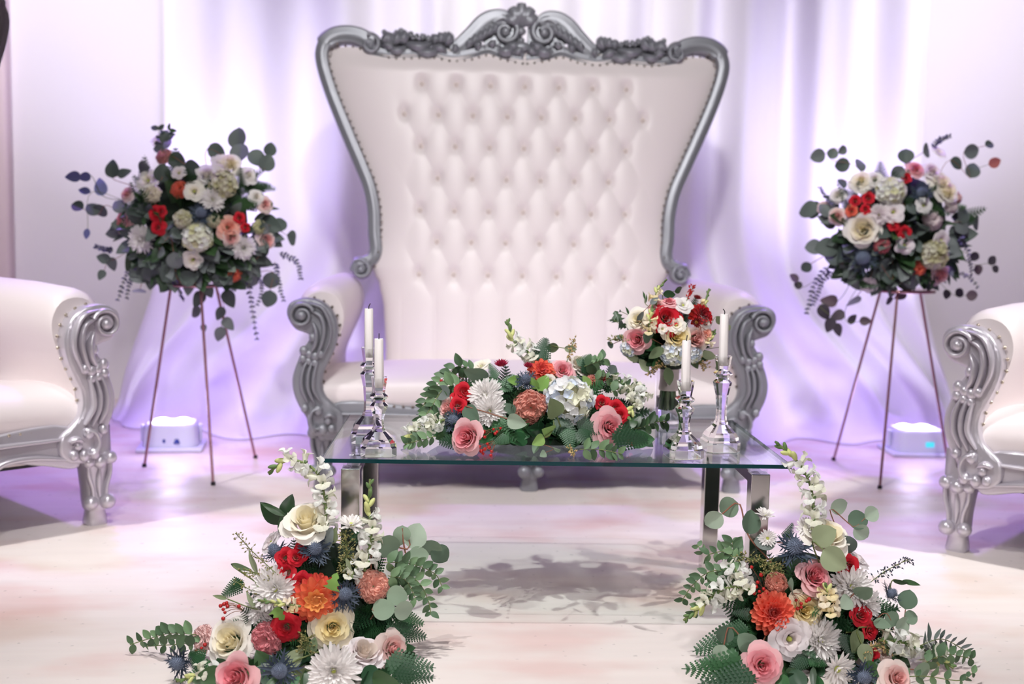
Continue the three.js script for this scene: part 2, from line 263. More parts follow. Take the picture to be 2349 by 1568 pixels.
  part('seat', grid(60, 40, (u, v) => { const p = prof.getPointAt(v), s = u * 2 - 1, w = 0.735; return [s * w, p.y - 0.028 * Math.pow(Math.abs(s), 3) * (1 - v * 0.6), p.x + 0.012 * (1 - s * s)]; }), M.leather, t);
  // ---- arms: upholstered roll, carved front
  const sec = smoothPts([[669 + 34, 960], [700, 905], [705, 860], [716, 815], [724, 775], [700, 752], [683, 722], [684, 690], [704, 662], [738, 652], [772, 664], [790, 694], [792, 732], [780, 772], [762, 812], [746, 850], [741, 880], [742, 905], [740, 940], [740, 975], [726, 985]].map((q) => L(...q)), 64);
  const armG = loft([[-0.74, 0.93], [-0.72, 1], [-0.3, 1], [-0.07, 1], [-0.035, 0.985], [-0.012, 0.95], [0, 0.89]].map(([z, k]) => sec.map(([x, y]) => { const cx = -0.72, cy = 0.5; return [cx + (x - cx) * k + 0.02 * smooth(-0.1, -0.7, z), cy + (y - cy) * k + 0.012 * Math.sin(z * -3), z]; })));
  const armL = part('armrest', armG, M.leather, t), armR = part('armrest', mirror(armG), M.leather, t);
  const pan = smoothPts([[669, 718], [672, 700], [688, 690], [709, 688], [735, 694], [755, 710], [768, 735], [771, 760], [764, 792], [750, 824], [738, 850], [735, 880], [743, 906], [762, 926], [782, 944], [784, 968], [770, 985], [720, 985], [716, 968], [712, 950], [697, 926], [684, 895], [681, 868], [687, 842], [698, 815], [708, 795], [718, 778], [717, 760], [703, 753], [684, 745]].map((q) => L(...q)), 110);
  const og = [extrude(pan, 0.045, 0.010, 0.0)], P = (px, py, z = 0.062) => { const [x, y] = L(px, py); return V(x, y, z); };
  const [vx, vy] = L(697, 720);
  og.push(sweep(spiral(vx, vy, 0.044, 0.010, 0.4, 1.75).map(([x, y]) => V(x, y, 0.06)), 50, (s) => oval(0.009 * (1 - 0.3 * s), 0.022 - 0.006 * s, 8)), ball(vx, vy, 0.068, 0.017));
  const ridge = (pts, w, d = 0.016) => og.push(sweep(pts.map((q) => P(...q)), 28, (s) => { const k = Math.pow(Math.sin(PI * (0.05 + 0.92 * s)), 0.5); return oval(w * k, d * k + 0.003, 8); }));
  ridge([[712, 692], [742, 702], [760, 735], [762, 768], [746, 812]], 0.008); ridge([[716, 708], [740, 722], [748, 752], [740, 790], [726, 820]], 0.010); ridge([[722, 735], [730, 755], [728, 785], [716, 806]], 0.010, 0.02);
  ridge([[708, 824], [698, 852], [698, 885], [712, 918]], 0.009); ridge([[720, 826], [712, 856], [713, 888], [728, 922]], 0.009); ridge([[732, 826], [725, 856], [724, 886], [742, 918]], 0.008);
  ridge([[744, 928], [724, 934], [716, 955], [726, 975], [746, 972]], 0.008, 0.02); ridge([[774, 950], [760, 944], [746, 952]], 0.010);
  for (const [px, py, r] of [[702, 800, 0.016], [714, 808, 0.015], [727, 812, 0.015], [740, 808, 0.014], [700, 818, 0.014], [713, 824, 0.013], [727, 828, 0.013], [722, 770, 0.014], [704, 930, 0.014], [734, 935, 0.017], [756, 958, 0.013], [722, 976, 0.016], [744, 978, 0.017], [765, 976, 0.014]]) { const p = P(px, py); og.push(ball(p.x, p.y, p.z, r, 1, 1.15, 0.9)); }
  part('arm_carving', og, mat, t); part('arm_carving', mirror(mergeGeometries(og.map(plain))), mat, t);
  const an = []; { const c = curve([[722, 682], [760, 700], [779, 735], [780, 770], [766, 806], [748, 846], [743, 880], [752, 906], [775, 930]].map((q) => P(...q, 0.012))), n = 13; for (let i = 0; i <= n; i++) { const p = c.getPointAt(i / n); an.push(ball(p.x, p.y, p.z, 0.0055, 1, 1, 0.7, 5)); } }
  part('nail_trim', both(an), nailMat, t).userData.kind = 'stuff';
  // ---- apron: serpentine rail with C scrolls
  const ap = [[-0.70, 0.305], [-0.4, 0.30], [-0.2, 0.288], [0, 0.275], [0.2, 0.288], [0.4, 0.30], [0.70, 0.305], [0.72, 0.20], [0.62, 0.215], [0.52, 0.232], [0.44, 0.215], [0.40, 0.185], [0.30, 0.205], [0.18, 0.17], [0.08, 0.15], [0, 0.14], [-0.08, 0.15], [-0.18, 0.17], [-0.30, 0.205], [-0.40, 0.185], [-0.44, 0.215], [-0.52, 0.232], [-0.62, 0.215], [-0.72, 0.20]];
  const apg = [extrude(smoothPts(ap, 150), 0.03, 0.008, 0.0)], run = (pts, w, d) => apg.push(sweep(pts.map(([x, y]) => V(x, y, 0.045)), 30, (s) => { const k = Math.pow(Math.sin(PI * (0.08 + 0.88 * s)), 0.5); return oval(w * k, d * k, 8); }));
  for (const s of [-1, 1]) {
    run([[s * 0.70, 0.284], [s * 0.4, 0.280], [s * 0.2, 0.268], [s * 0.01, 0.256]], 0.009, 0.012);
    run([[s * 0.68, 0.222], [s * 0.58, 0.238], [s * 0.49, 0.232], [s * 0.455, 0.205], [s * 0.475, 0.196]], 0.012, 0.018); run([[s * 0.26, 0.232], [s * 0.33, 0.226], [s * 0.39, 0.198], [s * 0.425, 0.200], [s * 0.42, 0.215]], 0.012, 0.018);
    run([[s * 0.30, 0.218], [s * 0.22, 0.19], [s * 0.13, 0.172], [s * 0.10, 0.195], [s * 0.13, 0.205]], 0.012, 0.018); run([[s * 0.24, 0.26], [s * 0.15, 0.24], [s * 0.07, 0.21], [s * 0.03, 0.17]], 0.010, 0.015);
    apg.push(ball(s * 0.462, 0.205, 0.05, 0.017), ball(s * 0.415, 0.205, 0.05, 0.017), ball(s * 0.125, 0.195, 0.05, 0.015), ball(s * 0.26, 0.245, 0.05, 0.012));
  }
  apg.push(ball(0, 0.215, 0.05, 0.024, 1, 1.3, 0.8), ball(0.03, 0.235, 0.05, 0.014), ball(-0.03, 0.235, 0.05, 0.014));
  const apr = part('apron', apg, mat, t);
  const sn = []; { const c = curve([V(-0.71, 0.314, 0.03), V(-0.4, 0.309, 0.04), V(0, 0.286, 0.045), V(0.4, 0.309, 0.04), V(0.71, 0.314, 0.03)]); for (let i = 0; i <= 44; i++) { const p = c.getPointAt(i / 44); sn.push(ball(p.x, p.y, p.z, 0.0055, 1, 1, 0.7, 5)); } }
  part('nail_trim', sn, nailMat, t).userData.kind = 'stuff';
  part('seat_base', box(-0.74, 0.21, -0.68, 0.74, 0.33, -0.005), M.leather, t);
  part('dust_cover', box(-0.73, 0.200, -0.67, 0.73, 0.209, -0.01), M.black, t);  // black sheet added under the seat to deepen the shade below it
  // ---- legs: cabriole with balls at knee and foot
  const rr4 = (w, d, cx, y, cz) => Array.from({ length: 16 }, (_, i) => { const a = i / 16 * 2 * PI, c = Math.cos(a), s = Math.sin(a), k = 1 / Math.pow(Math.abs(c) ** 4 + Math.abs(s) ** 4, 0.25); return [cx + c * k * w / 2, y, cz + s * k * d / 2]; });
  const legG = [loft([rr4(0.060, 0.060, 0, 0, -0.03), rr4(0.066, 0.064, 0, 0.008, -0.03), rr4(0.054, 0.056, 0, 0.045, -0.03), rr4(0.062, 0.075, 0, 0.05, -0.03), rr4(0.058, 0.085, 0.002, 0.07, -0.035), rr4(0.060, 0.080, 0.002, 0.11, -0.04), rr4(0.078, 0.085, 0, 0.165, -0.04), rr4(0.094, 0.095, 0, 0.205, -0.04), rr4(0.096, 0.10, 0, 0.23, -0.04), rr4(0.10, 0.10, 0, 0.31, -0.05)])];
  legG.push(ball(-0.022, 0.075, 0.012, 0.024), ball(0.028, 0.075, 0.006, 0.022), ball(-0.03, 0.212, 0.016, 0.021), ball(0.004, 0.204, 0.018, 0.022), ball(0.036, 0.205, 0.012, 0.019));
  for (const s of [-1, 1]) legG.push(sweep([[s * 0.036, 0.190], [s * 0.034, 0.16], [s * 0.022, 0.12], [s * 0.020, 0.08]].map(([x, y]) => V(x, y, 0.002)), 16, () => oval(0.007, 0.012, 8)));
  legG.push(sweep([[0, 0.185], [0.002, 0.14], [0.002, 0.09]].map(([x, y]) => V(x, y, 0.004)), 14, (s) => oval(0.009 * Math.sin(PI * (0.1 + 0.8 * s)), 0.010, 8)));
  const leg = mergeGeometries(legG.map(plain)), legM = mirror(leg);
  for (const [x, z, g] of [[-0.735, 0.0, leg], [0.735, 0.0, legM], [0, -0.01, leg]]) part('leg', g, mat, t).position.set(x, 0, z);
  for (const x of [-0.66, 0.66]) part('leg', loft([rr4(0.05, 0.05, x, 0, -0.72), rr4(0.06, 0.06, x, 0.1, -0.68), rr4(0.08, 0.08, x, 0.3, -0.64)]), mat, t);
  return t;
}
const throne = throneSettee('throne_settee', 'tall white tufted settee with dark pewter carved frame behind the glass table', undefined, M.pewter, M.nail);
throne.position.set(SX, 0, SZ);
function sideSettee(footX, footZ, turn, farSide, label) {
  const c = throne.clone(); c.name = numbered('throne_settee'); scene.add(c);
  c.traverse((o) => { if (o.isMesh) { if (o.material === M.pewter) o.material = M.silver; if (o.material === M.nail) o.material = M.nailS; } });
  c.children.filter((o) => o.name === 'leg').slice(0, 2).forEach((o) => { o.position.x *= 1.07; o.position.z += 0.03; });
  c.rotation.y = turn; const p = V(farSide * 0.786, 0, 0.0).applyAxisAngle(V(0, 1, 0), turn);
  c.position.set(footX - p.x, 0, footZ - p.z); c.userData = { label, category: 'settee' };
}
sideSettee(-1.05, -3.60, 41 * PI / 180, 1, 'white settee with bright silver carved arm, leftmost of the three settees');
sideSettee(1.58, -3.33, -43 * PI / 180, -1, 'white settee with bright silver carved arm, rightmost of the three settees');

// ---------------------------------------------------------------- glass coffee table
const TX = 0.289, TZ = -2.887, TYAW = -0.03, TTOP = 0.416;
const table = thing('coffee_table', 'rectangular clear glass coffee table on square chrome legs in front of the tall settee', 'table', [TX, 0, TZ], TYAW);
{
  const w = 0.535, d = 0.304, th = 0.010, top = part('glass_top', new RoundedBoxGeometry(2 * w, th, 2 * d, 2, 0.002).translate(0, TTOP - th / 2, 0), M.pane, table, 'clear glass top');
  for (const s of [-1, 1]) { part('glass_edge', box(-w, TTOP - th + 0.0005, s * d - 0.0006 + s * 0.0008, w, TTOP - 0.0005, s * d + 0.0006 + s * 0.0008), M.edge, top, 'dark teal polished edge'); part('glass_edge', box(s * w - 0.0006 + s * 0.0008, TTOP - th + 0.0005, -d, s * w + 0.0006 + s * 0.0008, TTOP - 0.0005, d), M.edge, top, 'dark teal polished edge'); }
  const lx = 0.472, lz = 0.262, lw = 0.043, cap = 0.018, h = TTOP - th - cap;
  for (const x of [-lx, lx]) {
    for (const z of [-lz, lz]) {
      const leg = part('leg', new RoundedBoxGeometry(lw, h, lw, 3, 0.002).translate(x, h / 2, z), M.chrome, table);
      part('standoff', new THREE.CylinderGeometry(0.019, 0.019, cap, 28).translate(x, h + cap / 2, z), M.clear, leg, 'clear round spacer');
      const bar = new THREE.BoxGeometry(0.013, 0.0012, 0.0012);
      part('screw_cross', [T(bar, x, TTOP + 0.0002, z, 0, PI / 4, 0), T(bar, x, TTOP + 0.0002, z, 0, -PI / 4, 0)], M.whitePlastic, leg, 'small white cross');
    }
    part('side_rail', new RoundedBoxGeometry(0.030, 0.030, 2 * lz - lw, 2, 0.002).translate(x, h - 0.016, 0), M.chrome, table);
  }
}

// ---------------------------------------------------------------- crystal candlesticks and candles
function candlestick(px, py, tall, label) {
  const p = onY(px, py, TTOP), t = thing('candlestick', label, 'candlestick', [p.x, TTOP + 0.0006, p.z], 0.06);
  const k = tall ? 1.0 : 0.78, oct = (a, y, c) => { const q = a * (1 - c); return [[a, q], [q, a], [-q, a], [-a, q], [-a, -q], [-q, -a], [q, -a], [a, -q]].map(([x, z]) => [x, y, z]); };
  const Y = (y) => y < 0.09 ? y * (tall ? 1 : 0.86) : y < 0.155 ? lerp(0.09 * (tall ? 1 : 0.86), 0.23 * k - 0.075, (y - 0.09) / 0.065) : 0.23 * k - (0.23 - y);
  const rings = [[0.0395, 0, 0.26], [0.041, 0.002, 0.26], [0.041, 0.024, 0.26], [0.0375, 0.028, 0.28], [0.037, 0.036, 0.30], [0.0315, 0.046, 0.34], [0.0225, 0.056, 0.38], [0.0155, 0.064, 0.42], [0.0148, 0.070, 0.42], [0.0122, 0.074, 0.42], [0.0115, 0.084, 0.42], [0.0112, 0.10, 0.42], [0.0135, 0.135, 0.42], [0.0185, 0.158, 0.42], [0.0205, 0.166, 0.42], [0.0135, 0.173, 0.42], [0.0135, 0.178, 0.42], [0.0205, 0.185, 0.42], [0.0205, 0.188, 0.42], [0.0135, 0.194, 0.42], [0.0145, 0.202, 0.42], [0.0185, 0.229, 0.42], [0.018, 0.230, 0.42], [0.0155, 0.229, 0.42], [0.0122, 0.206, 0.42]].map(([a, y, c]) => oct(a, Y(y), c));
  const g = loft(rings); const q = g.index ? g.toNonIndexed() : g; q.computeVertexNormals();
  const body = part('faceted_body', q, M.crystal, t); body.userData.label = 'clear cut glass';
  return { t, y: TTOP + 0.0006 + Y(0.206) };
}
function candle(stick, h, lean, label) {
  const t = thing('taper_candle', label, 'candle', [stick.t.position.x, stick.y + 0.0004, stick.t.position.z], 0.3);
  const g = new THREE.LatheGeometry([[0, 0], [0.0108, 0], [0.0112, 0.002], [0.0104, h - 0.003], [0.0098, h - 0.0004], [0.002, h - 0.002], [0, h - 0.002]].map(([a, b]) => new THREE.Vector2(a, b)), 20);
  part('wax', toCreasedNormals(g, 0.8), M.wax, t); part('wick', tube([[0, h - 0.003, 0], [0.0005, h + 0.006, 0], [lean, h + 0.012, 0]], 0.0011, 8, 6), M.wick, t);
  t.rotation.z = 0.014;
}
const C1 = candlestick(868, 1042, false, 'short clear cut-glass candlestick at the left front of the glass table'), C2 = candlestick(845, 1012, true, 'tall clear cut-glass candlestick behind the short one, left end of the glass table');
const C3 = candlestick(1567, 1047, false, 'short clear cut-glass candlestick at the right front of the glass table'), C4 = candlestick(1651, 1032, true, 'tall clear cut-glass candlestick at the right end of the glass table');
candle(C1, 0.112, 0.0005, 'white taper candle with straight wick in the short left candlestick'); candle(C2, 0.118, 0.004, 'white taper candle with bent wick in the tall left candlestick');
candle(C3, 0.118, 0.001, 'white taper candle in the short right candlestick before the hand bouquet'); candle(C4, 0.124, -0.004, 'white taper candle with curled wick in the tall right candlestick');

// ---------------------------------------------------------------- LED uplights on the floor
function uplight(px, py, turn, label, shown) {
  const p = onY(px, py, 0), t = thing('floor_uplight', label, 'uplight', [p.x, 0, p.z - 0.09], turn);
  part('base_plate', new RoundedBoxGeometry(0.262, 0.018, 0.225, 4, 0.008).translate(0, 0.009, 0), M.shell, t);
  const rings = [[0.110, 0.092, 0.018], [0.110, 0.092, 0.03], [0.105, 0.088, 0.095], [0.100, 0.084, 0.106], [0.092, 0.076, 0.110]].map(([a, d, y]) => Array.from({ length: 32 }, (_, i) => { const g = i / 32 * 2 * PI, c = Math.cos(g), s = Math.sin(g), k = 1 / Math.pow(Math.abs(c) ** 6 + Math.abs(s) ** 6, 1 / 6); return [c * k * a, y, s * k * d]; }));
  part('case', loft(rings), M.shell, t);
  for (const x of [-0.038, 0.038]) for (const z of [-0.03, 0.03]) part('lens', T(new THREE.SphereGeometry(0.034, 16, 6, 0, 2 * PI, 0, PI / 2), x * 1.1, 0.108, z * 1.1, 0, 0, 0, 1, 0.36, 1), M.lens, t, 'glowing lens');
  for (const s of [-1, 1]) part('bracket', new RoundedBoxGeometry(0.012, 0.07, 0.03, 2, 0.004).translate(s * 0.117, 0.065, 0), M.shell, t);
  if (shown) part('display', new THREE.BoxGeometry(0.036, 0.022, 0.003).translate(0.03, 0.052, 0.0915), M.display, t, 'small lit cyan display');
  else { const bt = [new THREE.CylinderGeometry(0.006, 0.012, 0.014, 16).rotateX(0).translate(0.03, 0.045, 0.091), new THREE.BoxGeometry(0.024, 0.005, 0.004).translate(0.03, 0.036, 0.0925)]; part('button', bt, M.dark, t, 'dark blue button'); part('button', T(new THREE.BoxGeometry(0.010, 0.014, 0.004), -0.02, 0.045, 0.0915), M.dark, t); }
  const l = new THREE.SpotLight(VIOCOL, VIOLET, 0, 0.80, 1, 2), q = V(0, 0.15, 0).applyAxisAngle(V(0, 1, 0), turn).add(t.position);
  l.position.copy(q); l.target.position.set(q.x + (px < 1000 ? -0.22 : 0.22), 2.9, q.z - 0.88); l.castShadow = true; l.shadow.radius = 3; scene.add(l, l.target);
  const b = new THREE.PointLight(VIOCOL, GLOW, 0, 2); b.position.set(q.x, q.y + 0.03, q.z); b.castShadow = true; b.shadow.radius = 3; scene.add(b);
}
uplight(383, 1036, 0.1, 'white box uplight with blue buttons on the floor behind the left tripod stand', false);
uplight(2118, 1047, -0.05, 'white box uplight with cyan display on the floor beside the right settee', true);

// ---------------------------------------------------------------- flowers: shared petals and leaves (unit size, axis +y)
const C = (hex, r = 0.95, o = {}) => phy(hex, r, { transmission: 0.35, thickness: 0, ior: 1.3, ...o });
const FM = {
  cream: [C(0xf8efd0), C(0xfaf3e2), C(0xfbf7ee)], yellow: [C(0xf2dfa0), C(0xf6e8bc), C(0xf9efd8)], pink: [C(0xea8f99), C(0xf2abb3), C(0xf6c6c9)], blush: [C(0xeeb5b0), C(0xf2cfc9), C(0xf5e4dd)],
  red: [C(0xc81526), C(0xd92236), C(0xde303e)], coral: [C(0xe05348), C(0xf07058), C(0xf28066)], orange: [C(0xf7ae62), C(0xf48058), C(0xf0604e)], crimson: [C(0x9a1020), C(0xc01c25), C(0xcf3028)],
  white: [C(0xf4efe6), C(0xf6f2ee), C(0xf7f4f2)], pinkwhite: [C(0xe9dcd0), C(0xf4e9e9), C(0xf6eff0)], salmon: [C(0xe6998a), C(0xe9a493), C(0xeeb2a2)], rosy: [C(0xe68a92), C(0xea989e), C(0xefaaae)], peach: [C(0xf7b49f), C(0xf9bfac), C(0xfaccbc)], palepink: [C(0xf6c2c2), C(0xf8cecb), C(0xf9dad6)],
  magenta: [C(0x8e1032), C(0xb0204a), C(0xc23a5c)], rust: [C(0x6d1018), C(0x8d1a20), C(0xa02a28)], greenwhite: [C(0xe3e2b8), C(0xeeeedd), C(0xf2f3ee)], bluewhite: [C(0xf0f0da), C(0xf4f4f4), C(0xdde6f4)], sage: [C(0xc9c59c), C(0xd9d6bb), C(0xe3e0cf)],
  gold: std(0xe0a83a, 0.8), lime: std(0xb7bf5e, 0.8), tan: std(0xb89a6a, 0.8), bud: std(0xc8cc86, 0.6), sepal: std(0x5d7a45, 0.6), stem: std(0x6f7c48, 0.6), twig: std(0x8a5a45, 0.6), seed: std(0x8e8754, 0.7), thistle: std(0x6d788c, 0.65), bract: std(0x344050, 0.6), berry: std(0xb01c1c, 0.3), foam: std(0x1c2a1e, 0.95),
};
const lf = (hex, r = 0.6) => std(hex, r), tl = (hex) => phy(hex, 0.9, { transmission: 0.22, thickness: 0, ior: 1.3 });
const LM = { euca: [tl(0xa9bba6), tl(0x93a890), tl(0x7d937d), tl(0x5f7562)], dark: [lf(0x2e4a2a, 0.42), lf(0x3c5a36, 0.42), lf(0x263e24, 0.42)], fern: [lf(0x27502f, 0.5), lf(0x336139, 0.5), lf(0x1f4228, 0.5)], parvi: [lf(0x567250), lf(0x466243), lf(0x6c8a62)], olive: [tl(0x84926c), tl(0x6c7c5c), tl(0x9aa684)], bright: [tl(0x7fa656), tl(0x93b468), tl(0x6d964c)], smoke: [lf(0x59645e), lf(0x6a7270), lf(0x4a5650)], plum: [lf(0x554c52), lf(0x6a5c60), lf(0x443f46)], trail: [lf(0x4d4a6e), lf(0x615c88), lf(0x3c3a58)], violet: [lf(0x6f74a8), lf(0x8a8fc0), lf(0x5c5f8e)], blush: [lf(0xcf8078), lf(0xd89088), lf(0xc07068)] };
const pickOf = (a) => a[Math.floor(rnd() * a.length)];
function cup(rb, rt, h, da, roll, ruff = 0.012, ph = 0, nu = 7, nv = 6) {   // a petal wrapped round the flower's axis
  return grid(nu, nv, (a, v) => {
    const u = a * 2 - 1, e = v * (1 - 0.09 * u * u - 0.13 * u * u * u * u), q = Math.max(0, (e - 0.62) / 0.38);
    let R = rb + (rt - rb) * Math.pow(e, 0.75) + roll * 0.20 * q * q + 0.022 * u, Y = h * e - roll * 0.11 * q * q * q;
    const w = da * (0.35 + 0.65 * Math.sin(Math.min(1, e * 1.25 + 0.05) * PI / 2));
    R += ruff * Math.cos(u * 4.6 + ph) * v * v; Y += ruff * Math.sin(u * 5.8 + ph) * v * v;
    return [R * Math.cos(u * w), Y, R * Math.sin(u * w)];
  });
}
function strap(l, w, { cupped = 0.3, bend = 0.3, blunt = 0.6, nu = 4, nv = 6, wave = 0, jag = 0, tip = 0.75 } = {}) {   // a long petal or leaf along +y, its inner face toward -z
  return grid(nu, nv, (a, v) => {
    const u = a * 2 - 1, s = Math.pow(Math.sin(PI * Math.min(0.995, 0.06 + 0.92 * Math.pow(v, blunt))), tip), b = bend * v;
    const vv = v - (jag ? jag * Math.abs(Math.sin(u * 7)) * v * v : 0);
    const y = l * (Math.sin(b + 1e-4) / (bend + 1e-4)) * (vv / Math.max(v, 1e-4)), z = l * (1 - Math.cos(b)) / (bend + 1e-4);
    return [u * w * s, v ? y : 0, z - cupped * w * u * u * s + wave * Math.sin(u * 9 + v * 3) * v * v];
  });
}
const spin = (g, tilt, turn, y = 0, r = 0) => g.clone().rotateX(tilt).translate(0, y, r).rotateY(turn);
const ringsOf = (spec) => spec.map((s) => ({ n: s[0], g: [0, 2.1].map((ph) => cup(s[1], s[2], s[3], s[4], s[5], s[6] ?? 0.012, ph)), k: s[7] }));
const SHAPES = {
  rose: ringsOf([[3, 0.02, 0.045, 0.46, 1.6, 0.02, 0.003, 0], [3, 0.04, 0.095, 0.47, 1.35, 0.10, 0.004, 0], [3, 0.06, 0.155, 0.46, 1.3, 0.22, 0.006, 0], [4, 0.09, 0.215, 0.44, 1.15, 0.40, 0.007, 1], [5, 0.11, 0.285, 0.40, 1.05, 0.60, 0.010, 1], [5, 0.12, 0.355, 0.34, 1.0, 0.85, 0.013, 2], [5, 0.12, 0.41, 0.26, 0.95, 1.0, 0.015, 2]]),
  bud: ringsOf([[3, 0.03, 0.06, 0.60, 1.6, 0.02, 0.003, 0], [3, 0.07, 0.13, 0.61, 1.35, 0.12, 0.005, 0], [3, 0.13, 0.21, 0.60, 1.25, 0.25, 0.007, 0], [4, 0.18, 0.29, 0.58, 1.1, 0.45, 0.010, 1], [5, 0.21, 0.36, 0.53, 1.0, 0.7, 0.014, 2], [4, 0.20, 0.41, 0.44, 0.95, 1.1, 0.018, 2]]),
  spray: ringsOf([[3, 0.03, 0.08, 0.46, 1.5, 0.05, 0.005, 0], [3, 0.07, 0.17, 0.46, 1.3, 0.25, 0.010, 0], [4, 0.11, 0.27, 0.42, 1.1, 0.55, 0.014, 1], [5, 0.13, 0.38, 0.34, 1.0, 0.9, 0.02, 2]]),
  lisianthus: ringsOf([[3, 0.06, 0.17, 0.36, 1.2, 0.5, 0.016, 1], [4, 0.08, 0.27, 0.37, 1.05, 0.7, 0.022, 2], [5, 0.10, 0.39, 0.32, 0.95, 0.9, 0.028, 2]]),
};
const cached = {};
const once = (k, f) => cached[k] ?? (cached[k] = f());
const dahliaRings = (broad) => once('dahlia' + broad, () => (broad
  ? [[13, 0.50, 0.115, 1.68], [13, 0.48, 0.115, 1.44], [12, 0.44, 0.11, 1.18], [11, 0.37, 0.10, 0.90], [9, 0.29, 0.085, 0.60], [7, 0.20, 0.06, 0.30]]
  : [[15, 0.49, 0.105, 1.75], [15, 0.47, 0.102, 1.50], [14, 0.43, 0.096, 1.22], [13, 0.36, 0.086, 0.94], [11, 0.27, 0.07, 0.64], [8, 0.17, 0.048, 0.32]]).map(([n, l, w, t], i) => ({ n, t, y: 0.06 + i * 0.03, r: 0.03, g: strap(l, w, broad ? { cupped: 0.35, bend: 0.25, blunt: 1.3, wave: 0.022, nu: 6, tip: 0.5 } : { cupped: 0.75, bend: -0.35, blunt: 1.15, tip: 0.55, nu: 6 }) })));
const carnationGeo = () => once('carnation', () => { const gs = []; [[12, 0.50, 0.20, 1.5], [11, 0.47, 0.19, 1.15], [10, 0.44, 0.17, 0.85], [8, 0.42, 0.15, 0.52], [6, 0.40, 0.12, 0.25]].forEach(([n, l, w, t], j) => { for (let i = 0; i < n; i++) gs.push(spin(strap(l * rr(0.92, 1.04), w, { cupped: rr(-0.3, 0.4), bend: 0.45, blunt: 2.4, wave: 0.035, jag: 0.11, nu: 18, nv: 7 }), t + rr(-0.12, 0.12), (i + rr(-0.2, 0.2)) / n * 2 * PI + j, 0.02, 0.01)); }); return mergeGeometries(gs.map(plain)); });
const mumGeo = (k) => once('mum' + k, () => { const gs = []; (k === 'daisy' ? [[20, 0.50, 0.050, 1.45], [18, 0.47, 0.048, 1.15], [14, 0.36, 0.040, 0.8]] : [[24, 0.52, 0.048, 1.75], [24, 0.50, 0.048, 1.48], [24, 0.47, 0.046, 1.22], [22, 0.42, 0.043, 0.96], [18, 0.36, 0.038, 0.68], [13, 0.27, 0.032, 0.38]]).forEach(([n, l, w, t], j) => { for (let i = 0; i < n; i++) gs.push(spin(strap(l * rr(0.88, 1.06), w, { cupped: 0.7, bend: rr(-0.6, 0.0), blunt: 1.5, nu: 3, nv: 6, tip: 0.42 }), t + rr(-0.13, 0.13), (i + rr(-0.25, 0.25)) / n * 2 * PI + j * 0.4, 0.04, 0.02)); }); return mergeGeometries(gs.map(plain)); });
const floretGeo = () => once('floret', () => mergeGeometries([0, 1, 2, 3].map((i) => plain(spin(strap(0.13, 0.062, { cupped: 0.4, bend: -0.4, blunt: 1.1, nu: 3, nv: 4 }), 1.2, i * PI / 2 + 0.3)))));
const blossomGeo = () => once('blossom', () => mergeGeometries([...[0, 1, 2].map((i) => cup(0.10, 0.20, 0.62, 0.95, 0.2, 0.02, i).rotateY(i * 2 * PI / 3)), ...[-0.55, 0.55].map((a) => spin(strap(0.42, 0.20, { cupped: 0.4, bend: 0.9, blunt: 1.4, wave: 0.03 }), 0.25, a + PI, 0.52, 0.10)), ...[-0.8, 0, 0.8].map((a) => spin(strap(0.48, 0.20, { cupped: -0.5, bend: 1.7, blunt: 1.5, wave: 0.03 }), 0.45, a, 0.46, 0.08))].map(plain)));
const thistleGeo = () => once('thistle', () => { const gs = []; for (let i = 0; i < 150; i++) { const y = 1 - 1.7 * (i + 0.5) / 150, r = Math.sqrt(1 - y * y), a = i * 2.39996, q = new THREE.Quaternion().setFromUnitVectors(V(0, 1, 0), V(r * Math.cos(a), y, r * Math.sin(a))); const c = new THREE.ConeGeometry(0.024, 0.13, 5); c.applyQuaternion(q); c.translate(r * Math.cos(a) * 0.16, 0.22 + y * 0.22, r * Math.sin(a) * 0.16); gs.push(plain(c)); } gs.push(plain(T(new THREE.SphereGeometry(0.15, 12, 10), 0, 0.22, 0, 0, 0, 0, 1, 1.35, 1))); return mergeGeometries(gs); });
const bractGeo = () => once('bract', () => { const gs = [strap(0.52, 0.045, { cupped: 0.3, bend: -0.3, blunt: 0.6 })]; for (const s of [-1, 1]) for (const v of [0.35, 0.55, 0.75]) gs.push(T(strap(0.17, 0.018, { blunt: 0.5, nv: 3, nu: 2 }), 0, 0.52 * v - 0.05, -0.02 * v, 0, 0, -s * 0.75)); return mergeGeometries(gs.map(plain)); });
const leafGeo = {};
for (const [k, f] of Object.entries({ round: (v) => 0.47 * Math.pow(Math.sin(PI * Math.pow(v, 0.9)), 0.62), oval: (v) => 0.30 * Math.pow(Math.sin(PI * Math.pow(v, 0.85)), 0.8), lance: (v) => 0.135 * Math.pow(Math.sin(PI * Math.pow(v, 0.8)), 0.9), ivy: (v) => 0.46 * Math.pow(1 - v, 0.55) * (1 + 0.35 * Math.sin(v * 17)) * smooth(0, 0.06, v), broad: (v) => 0.36 * Math.pow(Math.sin(PI * Math.pow(v, 0.72)), 0.75) }))
  leafGeo[k] = [0, 1, 2].map((i) => grid(6, 9, (a, v) => { const u = a * 2 - 1, w = f(Math.min(v, 0.9999)) || 0; return [u * w, v, (0.26 - 0.07 * i) * Math.abs(u) * w - (0.10 + 0.12 * i) * v * v + 0.012 * Math.sin(v * 11 + i) * Math.abs(u)]; }));
